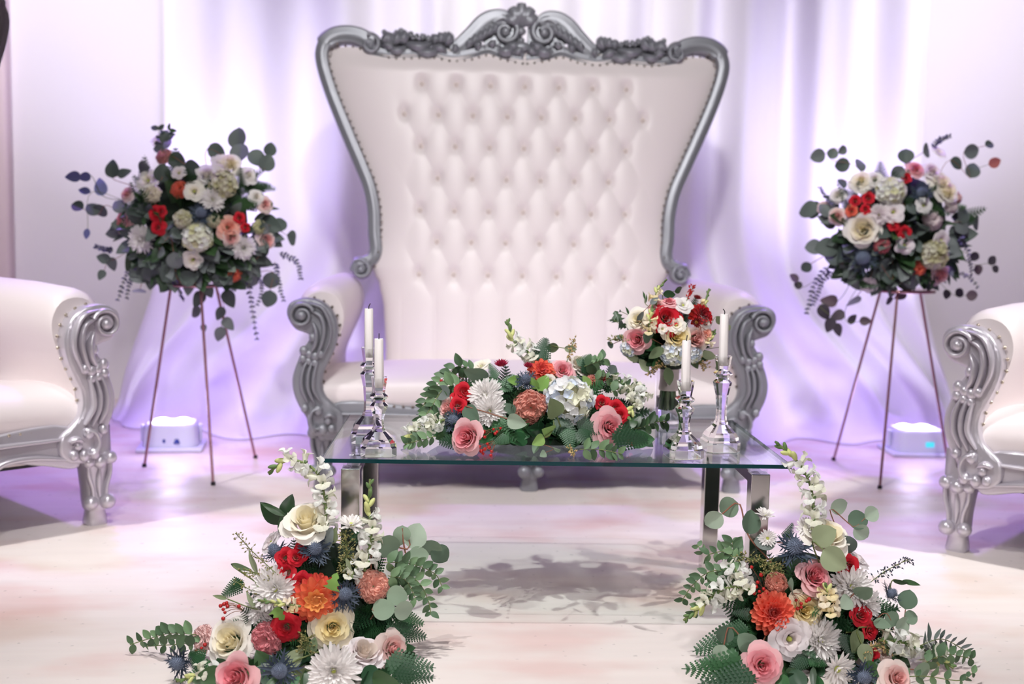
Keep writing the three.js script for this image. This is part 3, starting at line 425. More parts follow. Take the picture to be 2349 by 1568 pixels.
const frondGeo = [0, 1, 2].map((i) => {                  // toothed leaflets on both sides of a drooping rib
  const gs = [], n = 11, droop = (t) => -0.16 * (1 + i * 0.5) * t * t, pos = [];
  for (let k = 0; k < n; k++) { const t = 0.08 + 0.90 * k / n, l = 0.36 * Math.pow(1 - t, 0.7) + 0.025, w = 0.066 * (1.05 - 0.5 * t); for (const s of [-1, 1]) {
    const at = (q, e) => [s * (l * q * 0.86 - e * 0.45), t + l * q * 0.52 + e * 0.8, droop(t) - 0.14 * l * q * q - 0.1 * Math.abs(e)];
    for (let m = 0; m < 5; m++) { const q0 = m / 5, q1 = (m + 1) / 5, f = (q) => w * Math.pow(1 - q, 0.6), A = at(q0, 0), B = at(q1, 0), U = at(q0 + 0.13, f(q0) * 1.25), D = at(q0 + 0.13, -f(q0) * 1.25), u0 = at(q0, f(q0) * 0.7), d0 = at(q0, -f(q0) * 0.7); for (const tri of s > 0 ? [[A, B, U], [A, U, u0], [A, D, B], [A, d0, D]] : [[A, U, B], [A, u0, U], [A, B, D], [A, D, d0]]) pos.push(...tri.flat()); } } }
  const g = new THREE.BufferGeometry(); g.setAttribute('position', new THREE.Float32BufferAttribute(pos, 3)); g.computeVertexNormals(); gs.push(plain(g), plain(tube([[0, 0, 0], [0, 0.5, droop(0.5)], [0, 1, droop(1)]], 0.007, 8, 4)));
  return mergeGeometries(gs);
});
const berryGeo = new THREE.SphereGeometry(1, 10, 8);
function aim(o, pos, axis, face, size) {                 // +y along axis, +z as near to face as that allows
  const y = axis.clone().normalize(), x = y.clone().cross(face).normalize(); if (!x.lengthSq()) x.set(1, 0, 0);
  o.quaternion.setFromRotationMatrix(new THREE.Matrix4().makeBasis(x, y, x.clone().cross(y))); o.position.copy(pos); o.scale.setScalar(size); return o;
}
class Arrangement {
  constructor(name, label, category, base, heart, zOf, group) {
    this.t = thing(name, label, category, base.toArray(), 0, group); this.low = base.y + 0.007; this.rests = name === 'floor_arrangement' || name === 'table_centrepiece'; this.base = base; this.heart = heart; this.zOf = zOf;
  }
  at(px, py, back = 0) { const p = atZ(px, py, this.zOf(px, py) - back); return p.y < this.low && this.rests ? onY(px, py, this.low) : p; }
  rel(p) { return p.clone().sub(this.base); }
  out(p, up = 0.2, front = this.front ?? 0.45) { return p.clone().sub(this.heart).normalize().add(V(0, up, front)).normalize(); }
  holder(name, p, axis, size, label, face) { const g = new THREE.Group(); g.name = name; if (label) g.userData.label = label; aim(g, this.rel(p), axis, face ?? V(rr(-1, 1), rr(-0.2, 0.2), rr(-1, 1)), size); this.t.add(g); return g; }
  // kind, colour, pixel, diameter in pixels, direction it faces (left out: away from the heart of the arrangement)
  flower(kind, col, px, py, d, dir, back = 0) {
    const p = this.at(px, py, back), size = d * Math.abs(p.z) / FOCAL, m = FM[col], axis = dir ? V(...dir).normalize() : this.out(p), name = { rose: 'rose', bud: 'rose', spray: 'spray_rose', lisianthus: 'lisianthus', dahlia: 'dahlia', decor: 'dahlia', carnation: 'carnation', mum: 'chrysanthemum', daisy: 'daisy', hydrangea: 'hydrangea', thistle: 'sea_holly', straw: 'strawflower' }[kind];
    const tone = { cream: 'cream', yellow: 'pale yellow', pink: 'pink', blush: 'blush', red: 'red', coral: 'coral', orange: 'orange red', crimson: 'deep red', white: 'white', pinkwhite: 'white', salmon: 'dusky salmon', rosy: 'rose pink', peach: 'peach', palepink: 'pale pink', magenta: 'magenta', rust: 'dark red', greenwhite: 'white', bluewhite: 'pale blue and white', sage: 'sage white', bract: 'steel blue' }[col] ?? col;
    const lift = { rose: 0.36, bud: 0.42, spray: 0.36, lisianthus: 0.26, dahlia: 0.18, decor: 0.2, carnation: 0.3, mum: 0.16, daisy: 0.14, hydrangea: 0.1, thistle: 0.22, straw: 0.2 }[kind];
    const g = this.holder(name, p.clone().addScaledVector(axis, -lift * size), axis, size, tone + ' ' + name.replace('_', ' '));
    if (SHAPES[kind]) {
      const R = SHAPES[kind], heartOf = once('heart' + kind, () => mergeGeometries([0, 1].flatMap((j) => Array.from({ length: R[j].n }, (_, i) => plain(R[j].g[i % 2].clone().rotateY(i / R[j].n * 2 * PI + j))))));
      if (kind !== 'lisianthus') part('flower_heart', heartOf, m[0], g).rotation.y = rr(0, 6);
      R.forEach(({ n, g: gs, k }, j) => { if (kind !== 'lisianthus' && j < 2) return; const o = rnd() * 6; for (let i = 0; i < n; i++) { const q = part('petal', gs[i % 2], m[k], g); q.rotation.y = o + (i + rr(-0.12, 0.12)) / n * 2 * PI; q.rotation.z = rr(-0.05, 0.05) - 0.02 * j; q.scale.setScalar(rr(0.94, 1.05)); } });
      if (kind === 'lisianthus') part('flower_centre', T(new THREE.SphereGeometry(0.07, 10, 8), 0, 0.14, 0, 0, 0, 0, 1, 1.5, 1), FM.lime, g);
      else part('calyx', T(new THREE.SphereGeometry(0.15, 10, 8), 0, 0.03, 0, 0, 0, 0, 1, 0.8, 1), FM.sepal, g);
    } else if (kind === 'dahlia' || kind === 'decor') {
      const R = dahliaRings(kind === 'decor'); R.forEach(({ n, t, y, r, g: pg }, j) => { for (let i = 0; i < n; i++) { const h = new THREE.Mesh(pg, m[j < R.length - 2 ? (j < 2 ? 2 : 1) : 0]); h.name = 'petal'; h.castShadow = h.receiveShadow = true; h.rotation.order = 'YXZ'; const a = (i + (j % 2) * 0.5 + rr(-0.08, 0.08)) / n * 2 * PI; h.rotation.set(t + rr(-0.08, 0.08), a, 0); h.position.set(Math.sin(a) * r, y, Math.cos(a) * r); h.scale.setScalar(rr(0.94, 1.05)); g.add(h); } });
      part('flower_centre', ball(0, 0.2, 0, 0.07), m[0], g);
    } else if (kind === 'carnation') { part('petals', carnationGeo(), pickOf(m), g).userData.kind = 'stuff'; part('calyx', T(new THREE.CylinderGeometry(0.12, 0.07, 0.25, 10), 0, -0.08, 0), FM.sepal, g); }
    else if (kind === 'mum' || kind === 'daisy') { part('petals', mumGeo(kind), m[2], g).userData.kind = 'stuff'; part('flower_centre', T(new THREE.SphereGeometry(kind === 'daisy' ? 0.10 : 0.07, 12, 8), 0, 0.10, 0, 0, 0, 0, 1, 0.6, 1), FM.lime, g); }
    else if (kind === 'straw') { const gs = once('straw', () => [[14, 0.48, 0.07, 1.3], [13, 0.42, 0.065, 0.95], [11, 0.34, 0.055, 0.6], [8, 0.24, 0.045, 0.3]].flatMap(([n, l, w, t], j) => Array.from({ length: n }, (_, i) => plain(spin(strap(l, w, { cupped: 0.8, bend: -0.6, blunt: 0.7, nv: 4 }), t, (i + j * 0.5) / n * 2 * PI, 0.05, 0.02))))); part('petals', gs, m[1], g).userData.kind = 'stuff'; part('flower_centre', ball(0, 0.16, 0, 0.14, 1, 0.5), FM.gold, g); }
    else if (kind === 'hydrangea') { for (let i = 0; i < 58; i++) { const y = 1 - 1.25 * (i + 0.5) / 58, r = Math.sqrt(1 - y * y), a = i * 2.39996, n = V(r * Math.cos(a), y, r * Math.sin(a)), f = part('floret', floretGeo(), rnd() < 0.25 ? m[0] : rnd() < 0.5 ? m[1] : m[2], g); f.quaternion.setFromUnitVectors(V(0, 1, 0), n.clone().add(V(rr(-0.3, 0.3), rr(-0.3, 0.3), rr(-0.3, 0.3))).normalize()); f.rotateY(rr(0, 6)); f.position.copy(n).multiplyScalar(rr(0.34, 0.40)); f.scale.setScalar(rr(0.9, 1.25)); } part('flower_centre', ball(0, 0, 0, 0.31), FM.sage[0], g); }
    else if (kind === 'thistle') { part('cone', thistleGeo(), FM.thistle, g); for (let i = 0; i < 13; i++) { const b = part('bract', bractGeo(), FM.bract, g); b.rotation.order = 'YXZ'; b.rotation.set(rr(1.0, 1.6), (i + rr(-0.2, 0.2)) / 13 * 2 * PI, 0); b.scale.setScalar(rr(0.85, 1.2)); b.position.y = 0.03; } }
    return g;
  }
  // a spike of snapdragon along pixel points, blossoms below and buds toward the tip
  snap(pts, size, col = 'greenwhite', open = 0.62, n = 16, back = 0) {
    const c = curve(pts.map((q) => this.at(q[0], q[1], back))), p0 = c.getPoint(0), g = new THREE.Group(); g.name = 'snapdragon'; g.userData.label = (col === 'greenwhite' ? 'white' : 'pale yellow') + ' snapdragon spike'; g.position.copy(this.rel(p0)); this.t.add(g);
    part('stem', new THREE.TubeGeometry(curve(c.getPoints(20).map((p) => p.sub(p0))), 20, 0.0028, 6), FM.stem, g);
    const m = FM[col], s0 = size * Math.abs(p0.z) / FOCAL;
    for (let i = 0; i < n; i++) {
      const t = Math.min(0.99, i / n < open ? 0.06 + 0.94 * i / n : lerp(open, 0.99, Math.pow((i / n - open) / (1 - open), 1.0))), p = c.getPointAt(t).sub(p0), d = c.getTangentAt(t), a = i * 2.4, e = V(1, 0.1, 0.2).cross(d).normalize(), f = d.clone().cross(e), o = e.multiplyScalar(Math.cos(a)).addScaledVector(f, Math.sin(a)); if (o.z < -0.3) o.z *= 0.3;
      const b = t < open, k = b ? 1 : lerp(0.9, 0.42, (t - open) / (1 - open));
      if (b) { const q = part('blossom', blossomGeo(), m[1 + (i % 2)], g); aim(q, p.clone(), o.clone().multiplyScalar(0.9).addScaledVector(d, 0.35), d.clone().negate(), s0 * rr(1.0, 1.3)); const y = part('bud', T(new THREE.SphereGeometry(1, 6, 5), p.x + o.x * s0 * 0.12, p.y + o.y * s0 * 0.12, p.z + o.z * s0 * 0.12, 0, 0, 0, s0 * 0.14, s0 * 0.14, s0 * 0.14), FM.sepal, g); y.name = 'sepal'; }
      else { const q = part('bud', once('budg', () => new THREE.SphereGeometry(0.2, 8, 8).scale(0.75, 1.7, 0.75).translate(0, 0.3, 0)), t > open + (1 - open) * 0.45 ? FM.sepal : FM.bud, g); aim(q, p, o.clone().multiplyScalar(0.55).addScaledVector(d, 0.8), V(0, 0, 1), s0 * k * 1.5); }
    }
    return g;
  }
  // leaves centred on pixel points [x, y, size], joined by one stem that starts inside the arrangement
  sprig(pts, { kind = 'round', mat = 'euca', name = 'eucalyptus_sprig', back = 0, from, flat = 0.5 } = {}) {
    const P = pts.map((q) => this.at(q[0], q[1], back + (q[3] ?? 0))), root = from ? this.at(from[0], from[1], 0.03) : this.heart.clone().lerp(P[0], 0.6), g = new THREE.Group(); g.name = name; g.position.copy(this.rel(root)); this.t.add(g);
    const line = [root]; 
    P.forEach((p, i) => {
      const s = pts[i][2] * Math.abs(p.z) / FOCAL, prev = line.at(-1), next = P[i + 1], dir = (next ? next.clone().sub(prev) : p.clone().sub(prev)).normalize(), sideways = V(-dir.y, dir.x, 0).multiplyScalar(next ? (i % 2 ? 0.9 : -0.9) : 0), axis = dir.clone().multiplyScalar(0.7).add(sideways).add(V(0, 0, rr(-0.1, 0.25))).normalize();
      const f = V(rr(-flat, flat), rr(-flat, flat) + 0.15, 1), b = p.clone().addScaledVector(axis, -s * 0.48), q = part('leaf', pickOf(leafGeo[kind]), pickOf(LM[mat]), g);
      aim(q, b.clone().sub(root), axis, f, s); line.push(b);
    });
    const r = Math.max(0.0009, pts[0][2] * 0.00003);
    part('stem', new THREE.TubeGeometry(curve(line.map((p) => p.clone().sub(root))), Math.max(8, line.length * 4), r, 5), mat === 'euca' || mat === 'smoke' ? FM.twig : FM.stem, g);
    return g;
  }
  // a trailing stem between pixel points with n pairs of small leaves
  trail(pts, n, size, { kind = 'oval', mat = 'parvi', name = 'small_leaf_sprig', back = 0 } = {}) {
    const c = curve(pts.map((q) => this.at(q[0], q[1], back))), p0 = c.getPoint(0), g = new THREE.Group(); g.name = name; g.position.copy(this.rel(p0)); this.t.add(g);
    part('stem', new THREE.TubeGeometry(curve(c.getPoints(16).map((p) => p.sub(p0))), 20, 0.0011, 5), FM.stem, g);
    for (let i = 0; i < n; i++) { const t = (i + 0.6) / n, p = c.getPointAt(t).sub(p0), d = c.getTangentAt(t); for (const s of [-1, 1]) { const q = part('leaf', pickOf(leafGeo[kind]), pickOf(LM[mat]), g); aim(q, p, d.clone().multiplyScalar(rr(0.4, 0.9)).add(V(-d.y * s, d.x * s, rr(-0.3, 0.5))), V(rr(-0.7, 0.7), rr(-0.3, 0.8), 1), size * rr(0.75, 1.2) * Math.abs(p0.z) / FOCAL * (1.1 - 0.35 * t)); } }
    return g;
  }
  settle() {                                             // nothing pokes through what the arrangement rests on
    this.t.updateMatrixWorld(true); const b = new THREE.Box3();
    const eye = V(0, EYE, 0);                            // a piece that would dip below is brought forward until it lies on the surface
    for (const c of this.t.children) for (let i = 0; i < 3; i++) {
      b.setFromObject(c, true); const d = this.base.y + 0.0015 - b.min.y; if (d <= 0) break;
      const p = c.position.clone().add(this.base), k = Math.max(0.9, 1 - d / Math.max(0.3, EYE - p.y));
      c.position.copy(p.sub(eye).multiplyScalar(k).add(eye).sub(this.base)); c.scale.multiplyScalar(k); c.updateMatrixWorld(true);
    }
  }
  fern(x0, y0, x1, y1, back = 0, mat = 'fern') { const a = this.at(x0, y0, back + 0.015), b = this.at(x1, y1, back), d = b.clone().sub(a), q = part('fern_frond', pickOf(frondGeo), pickOf(LM[mat]), this.t); aim(q, this.rel(a), d, V(rr(-0.5, 0.5), rr(0.1, 0.8), 1), d.length()); return q; }
  leaf(px, py, s, dx, dy, kind, mat, back = 0) { const p = this.at(px, py, back), k = s * Math.abs(p.z) / FOCAL, a = V(dx, -dy, 0.12).normalize(), q = part('leaf', pickOf(leafGeo[kind]), pickOf(LM[mat]), this.t); aim(q, this.rel(p.addScaledVector(a, -k / 2)), a, V(rr(-0.4, 0.4), rr(-0.1, 0.6), 1), k); return q; }
  berries(pts, r = 5.5, from) { const P = pts.map((q) => this.at(q[0], q[1])), root = from ? this.at(...from) : P[0].clone().lerp(this.heart, 0.25), g = new THREE.Group(); g.name = 'berry_sprig'; g.userData.label = 'sprig of small red berries'; g.position.copy(this.rel(root)); this.t.add(g); P.forEach((p) => { const s = r * Math.abs(p.z) / FOCAL, b = p.clone().sub(root); part('berry', berryGeo, FM.berry, g).position.copy(b); g.children.at(-1).scale.setScalar(s * rr(0.8, 1.15)); part('stem', tube([[0, 0, 0], [b.x * 0.5, b.y * 0.5 + 0.006, b.z * 0.5], b.toArray()], 0.0007, 5, 4), FM.twig, g); }); }
  // seeded eucalyptus: a stem with clusters of tiny capsules
  seeds(pts, spread, n = 40, mat = 'seed') { const c = curve(pts.map((q) => this.at(...q))), p0 = c.getPoint(0), g = new THREE.Group(), gs = [], st = [new THREE.TubeGeometry(curve(c.getPoints(10).map((p) => p.sub(p0))), 12, 0.001, 4)]; g.name = 'seeded_eucalyptus'; g.position.copy(this.rel(p0)); this.t.add(g); const k = Math.abs(p0.z) / FOCAL; for (let i = 0; i < n; i++) { const t = 0.15 + 0.85 * i / n, p = c.getPointAt(Math.min(1, t)).sub(p0), e = p.clone().add(V(rr(-1, 1), rr(-0.8, 1), rr(-0.6, 1)).multiplyScalar(spread * k)), q = new THREE.Quaternion().setFromUnitVectors(V(0, 1, 0), e.clone().sub(p).normalize()); const s = new THREE.ConeGeometry(2.3 * k, 6 * k, 5); s.applyQuaternion(q); s.translate(e.x, e.y, e.z); gs.push(s); st.push(new THREE.TubeGeometry(curve([p, e]), 2, 0.0005, 3)); } part('seeds', gs, FM[mat], g).userData.kind = 'stuff'; part('stem', st, FM.stem, g); }
  // dark greenery that fills the body of the arrangement: inside(v) gives the left and right edge in pixels at row v
  fill(y0, y1, edge, nf, nl, sizeF, sizeL, mats = ['fern', 'dark'], back = 0.03) {
    for (let i = 0; i < nf + nl; i++) {
      const py = lerp(y0, y1, Math.sqrt((i + rnd()) / (nf + nl))), [a, b] = edge(py), px = lerp(a, b, rnd()), p = this.at(px, py, back + rr(0, 0.03)), o = this.out(p, 0.1, 0.15).add(V(rr(-0.6, 0.6), rr(-0.5, 0.4), 0)).normalize(), k = Math.abs(p.z) / FOCAL;
      if (i % (nf + nl) < nf) { const s = sizeF * rr(0.7, 1.2) * k; aim(part('fern_frond', pickOf(frondGeo), pickOf(LM[mats[0]]), this.t), this.rel(p.addScaledVector(o, -s * 0.5)), o, V(rr(-0.5, 0.5), rr(0, 0.7), 1), s); }
      else { const s = sizeL * rr(0.7, 1.25) * k; aim(part('leaf', pickOf(leafGeo[pickOf(['oval', 'broad', 'lance'])]), pickOf(LM[pickOf(mats)]), this.t), this.rel(p.addScaledVector(o, -s * 0.5)), o, V(rr(-0.6, 0.6), rr(-0.2, 0.7), 1), s); }
    }
  }
}

// ---------------------------------------------------------------- floor arrangement, left
{
  const base = V(-0.235, 0, -2.50), A = new Arrangement('floor_arrangement', 'floor flower arrangement before the left table legs, with an orange dahlia and arching white snapdragon', 'flower arrangement', base, V(-0.235, 0.04, -2.56), (px, py) => -(2.325 + 0.17 * clamp((1568 - py) / 500, 0, 1) + 0.10 * Math.pow((px - 730) / 300, 2)));
  part('floral_foam', T(new THREE.SphereGeometry(1, 24, 12, 0, 2 * PI, 0, PI / 2), 0, 0, -0.035, 0, 0, 0, 0.15, 0.24, 0.10), FM.foam, A.t);  // unseen foam mound, also keeps the gaps between flowers dark
  const F = (...a) => A.flower(...a);
  F('bud', 'cream', 703, 1190, 100, [-0.1, 1, 0.75]); F('decor', 'orange', 726, 1375, 118, [0.02, 0.12, 1]); F('rose', 'yellow', 763, 1440, 96, [0.15, 0.25, 1]); F('bud', 'cream', 523, 1467, 98, [-0.35, 0.55, 0.8]);
  F('carnation', 'rosy', 602, 1468, 86, [-0.35, 0.2, 1]); F('carnation', 'palepink', 452, 1465, 70, [-0.7, 0.2, 0.8]); F('carnation', 'peach', 863, 1341, 86, [0.4, 0.5, 1]); F('rose', 'red', 655, 1440, 62, [0, 0.15, 1]); F('bud', 'pink', 538, 1552, 92, [-0.35, 0.35, 0.9]);
  F('bud', 'pinkwhite', 838, 1492, 84, [0.25, 0.9, 0.5]); F('rose', 'blush', 907, 1490, 84, [0.75, 0.15, 0.8]); F('lisianthus', 'pinkwhite', 619, 1240, 58, [-0.7, 0.6, 0.3], 0.04);
  F('mum', 'white', 628, 1350, 112, [-0.25, 0.45, 1]); F('mum', 'white', 592, 1400, 78, [-0.5, 0, 0.9], 0.02); F('mum', 'white', 766, 1540, 124, [0.1, 0.25, 1]); F('daisy', 'white', 806, 1200, 66, [0.1, 1, 0.35]);
  for (const [x, y, d] of [[692, 1263, 42], [656, 1280, 46], [680, 1277, 40], [656, 1311, 44], [690, 1334, 48]]) F('spray', 'red', x, y, d, [rr(-0.5, 0.3), rr(0.1, 0.6), 1]);
  F('thistle', 'bract', 722, 1257, 84, [0.1, 0.7, 0.8], -0.01); F('thistle', 'bract', 792, 1362, 80, [0.25, 0.4, 1], -0.01); F('thistle', 'bract', 641, 1538, 92, [0, 0.35, 1], -0.01); F('thistle', 'bract', 407, 1520, 84, [-0.6, 0.2, 0.7]); F('thistle', 'bract', 630, 1262, 74, [-0.4, 0.8, 0.3], 0.02);
  A.snap([[742, 1230], [748, 1180], [742, 1125], [728, 1085], [700, 1062], [660, 1055], [615, 1084]], 36, 'greenwhite', 0.80, 22); A.snap([[836, 1310], [852, 1225], [846, 1165], [849, 1098]], 34, 'greenwhite', 0.6, 20);
  A.snap([[690, 1390], [655, 1385], [622, 1380], [592, 1376]], 22, 'yellow', 0.3, 14, -0.03); A.snap([[500, 1530], [460, 1545], [405, 1562]], 28, 'greenwhite', 0.5, 13); A.snap([[800, 1330], [812, 1310], [822, 1290]], 26, 'greenwhite', 0.9, 6);
  A.sprig([[889, 1250, 62], [952, 1230, 62], [922, 1226, 46], [958, 1274, 48], [990, 1258, 52], [1010, 1270, 50]], { from: [850, 1330] }); A.sprig([[908, 1365, 50], [878, 1397, 54], [926, 1399, 52]], { from: [850, 1420] });
  A.sprig([[674, 1510, 62], [717, 1483, 40], [750, 1490, 40]], { kind: 'oval', mat: 'olive', from: [720, 1560] }); A.sprig([[607, 1523, 74], [560, 1520, 50]], { kind: 'broad', mat: 'dark', from: [680, 1540] }); A.sprig([[700, 1548, 60], [730, 1535, 46]], { kind: 'broad', mat: 'olive', from: [690, 1560] });
  A.sprig([[575, 1378, 46], [505, 1369, 38]], { kind: 'lance', mat: 'olive', from: [640, 1400], name: 'lance_leaf_sprig' }); A.sprig([[580, 1290, 60], [548, 1300, 54], [600, 1345, 52]], { kind: 'lance', mat: 'olive', from: [650, 1330], name: 'lance_leaf_sprig' });
  A.leaf(627, 1168, 62, -0.75, -0.45, 'lance', 'dark'); A.leaf(622, 1180, 70, -0.8, -0.6, 'oval', 'dark', 0.01); A.leaf(658, 1165, 60, 0.25, -1, 'oval', 'dark', 0.02); A.leaf(655, 1205, 64, -0.2, -1, 'oval', 'dark', 0.02); A.leaf(745, 1235, 64, 0.5, -0.8, 'broad', 'smoke', 0.0); A.leaf(766, 1228, 40, 0.1, -1, 'oval', 'olive'); A.leaf(764, 1335, 40, 0.2, -1, 'ivy', 'bright', -0.04); A.leaf(640, 1408, 36, 0.5, 0.6, 'ivy', 'bright', -0.02); A.leaf(800, 1295, 36, 0.4, 1, 'lance', 'olive', -0.03);
  A.trail([[880, 1290], [940, 1292], [1000, 1318], [1016, 1350]], 10, 30); A.trail([[900, 1300], [960, 1335], [985, 1385], [988, 1410]], 9, 30); A.trail([[890, 1320], [930, 1330], [955, 1375]], 8, 30); A.trail([[450, 1455], [390, 1452], [340, 1465], [298, 1478]], 9, 36); A.trail([[470, 1470], [420, 1476], [330, 1482]], 7, 24, { back: 0.02 });
  A.seeds([[640, 1320], [585, 1270], [540, 1222]], 13, 46); A.seeds([[650, 1335], [600, 1320], [550, 1310]], 14, 36); A.seeds([[790, 1330], [795, 1270], [792, 1215]], 20, 110); A.seeds([[640, 1390], [570, 1350], [535, 1330]], 11, 26); A.seeds([[700, 1500], [705, 1470], [700, 1455]], 22, 60);
  A.berries([[506, 1389], [514, 1385], [522, 1390], [512, 1397], [520, 1382], [516, 1404], [548, 1390], [512, 1418]], 4.5, [560, 1400]); A.berries([[440, 1475], [450, 1492], [462, 1486], [445, 1500], [458, 1503], [470, 1478]], 4.5);
  for (const f of [[900, 1410, 978, 1432], [900, 1440, 985, 1462], [880, 1520, 1000, 1530], [900, 1545, 995, 1555], [880, 1450, 950, 1430], [560, 1330, 500, 1370], [500, 1530, 430, 1555], [820, 1200, 855, 1185], [800, 1235, 850, 1215], [470, 1520, 420, 1490]]) A.fern(...f, 0.02);
  A.fill(1260, 1568, (y) => { const t = (y - 1230) / 338; return [lerp(690, 470, t), lerp(810, 950, Math.sqrt(t))]; }, 60, 80, 95, 62);
  A.settle();
}
// ---------------------------------------------------------------- floor arrangement, right
{
  const base = V(0.835, 0, -2.50), A = new Arrangement('floor_arrangement', 'floor flower arrangement before the right table legs, with a round coral dahlia', 'flower arrangement', base, V(0.835, 0.04, -2.56), (px, py) => -(2.325 + 0.17 * clamp((1568 - py) / 500, 0, 1) + 0.09 * Math.pow((px - 1880) / 320, 2)));
  part('floral_foam', T(new THREE.SphereGeometry(1, 24, 12, 0, 2 * PI, 0, PI / 2), 0, 0, -0.035, 0, 0, 0, 0.16, 0.22, 0.10), FM.foam, A.t);  // unseen foam mound that darkens the gaps in the foliage
  const F = (...a) => A.flower(...a);
  F('bud', 'cream', 1897, 1222, 104, [0.1, 1, 0.55]); F('bud', 'pink', 1872, 1320, 72, [0.1, 0.6, 0.9]); F('dahlia', 'coral', 1774, 1405, 106, [-0.12, 0.3, 1]); F('carnation', 'peach', 1782, 1333, 58, [-0.2, 0.5, 0.9], 0.01); F('rose', 'yellow', 1850, 1400, 88, [0.05, 0.35, 1], 0.01); F('lisianthus', 'pinkwhite', 1815, 1467, 98, [0.1, 0.15, 1]);
  F('rose', 'pink', 1750, 1527, 94, [-0.1, 0.3, 1]); F('rose', 'blush', 2063, 1556, 84, [0.3, 0.5, 1]); F('lisianthus', 'pinkwhite', 1968, 1280, 60, [0.5, 0.9, 0.3], 0.03);
  F('mum', 'white', 1957, 1345, 104, [0.1, 0.4, 1]); F('mum', 'white', 1993, 1386, 80, [0.4, 0.1, 1], 0.01); F('mum', 'white', 1886, 1470, 112, [0.2, 0.25, 1], 0.015); F('daisy', 'white', 1924, 1536, 96, [0.4, -0.1, 1]); F('daisy', 'white', 1761, 1234, 46, [-0.3, 0.3, 1]); F('daisy', 'white', 1755, 1178, 50, [0.1, 1, 0.3]); F('daisy', 'white', 1848, 1208, 52, [-0.4, 0.7, 0.8], 0.01); F('carnation', 'blush', 2030, 1500, 60, [0.2, 0.3, 1], 0.01);
  for (const [x, y, d] of [[1949, 1300, 54], [1977, 1410, 50], [1999, 1447, 44], [2003, 1504, 40]]) F('spray', 'red', x, y, d, [rr(-0.1, 0.5), rr(0.1, 0.6), 1]);
  F('thistle', 'bract', 1824, 1254, 100, [-0.05, 0.8, 0.7], -0.01); F('thistle', 'bract', 2045, 1360, 60, [0.6, 0.6, 0.5]); F('thistle', 'bract', 1982, 1552, 84, [0.1, 0.3, 1]);
  A.snap([[1862, 1215], [1866, 1180], [1862, 1125], [1838, 1068], [1810, 1040], [1778, 1012]], 36, 'greenwhite', 0.72, 22); A.snap([[1735, 1362], [1690, 1345], [1650, 1355], [1610, 1390], [1568, 1422]], 34, 'greenwhite', 0.66, 20); A.snap([[1700, 1340], [1690, 1310], [1672, 1290]], 34, 'greenwhite', 1, 7); A.snap([[1905, 1415], [1900, 1375], [1895, 1342]], 30, 'yellow', 0.75, 14, -0.03); A.snap([[2015, 1468], [2080, 1475], [2140, 1500], [2188, 1532]], 36, 'greenwhite', 0.75, 20);
  A.sprig([[1721, 1198, 60], [1671, 1163, 54], [1638, 1191, 50]], { from: [1770, 1290] }); A.sprig([[1886, 1230, 60], [1912, 1281, 68]], { mat: 'olive', from: [1890, 1320], back: -0.05 }); A.sprig([[1925, 1162, 44], [1968, 1192, 52], [1975, 1220, 44], [1999, 1178, 42]], { from: [1935, 1250], mat: 'euca' }); A.sprig([[1948, 1250, 44], [1758, 1240, 50]], { mat: 'smoke', from: [1900, 1290] });
  A.sprig([[1815, 1346, 58]], { kind: 'broad', from: [1790, 1320], back: -0.03 }); A.sprig([[1979, 1357, 50], [1945, 1379, 42]], { from: [1920, 1400], back: -0.03 }); A.sprig([[2045, 1419, 42], [2071, 1434, 46], [2089, 1416, 38], [2082, 1375, 50]], { from: [1990, 1440] }); A.sprig([[2019, 1428, 46]], { kind: 'oval', from: [1980, 1420], back: -0.02 });
  A.sprig([[1715, 1475, 54], [1663, 1454, 46], [1654, 1497, 44]], { from: [1770, 1430], back: -0.02 }); A.sprig([[2060, 1550, 52], [2116, 1538, 50]], { from: [2000, 1540], back: -0.04 }); A.sprig([[2067, 1336, 46], [2090, 1336, 50]], { kind: 'lance', mat: 'dark', from: [2040, 1370], name: 'lance_leaf_sprig' }); A.sprig([[2040, 1468, 62], [1965, 1470, 60], [1985, 1500, 56]], { kind: 'broad', mat: 'olive', from: [1940, 1450] });
  A.trail([[1710, 1300], [1660, 1265], [1620, 1270], [1598, 1248]], 8, 28); A.trail([[1700, 1285], [1684, 1265], [1680, 1240]], 5, 36); A.trail([[1680, 1310], [1630, 1310], [1590, 1340], [1564, 1378]], 9, 30); A.trail([[1700, 1320], [1655, 1330], [1610, 1380], [1590, 1410]], 8, 30); A.trail([[2110, 1480], [2160, 1465], [2220, 1495]], 9, 40, { mat: 'smoke', kind: 'lance' }); A.trail([[2120, 1520], [2170, 1500], [2230, 1510]], 8, 34); A.trail([[2000, 1560], [2120, 1550], [2200, 1560], [2235, 1540]], 9, 30);
  A.seeds([[1800, 1310], [1740, 1285], [1695, 1275]], 16, 80); A.seeds([[1800, 1300], [1770, 1305], [1750, 1320]], 16, 50); A.seeds([[1990, 1340], [2030, 1310], [2088, 1280]], 14, 60, 'bract'); A.seeds([[1980, 1500], [2010, 1480], [2040, 1490]], 18, 60, 'tan');
  A.berries([[1735, 1345], [1742, 1356], [1752, 1350], [1746, 1366], [1730, 1360], [1758, 1362], [1724, 1300], [1746, 1318], [1738, 1335]], 4.6); A.berries([[1826, 1376], [1838, 1384], [1850, 1378], [1856, 1374], [1838, 1392], [1830, 1395]], 4.6, [1815, 1360]);
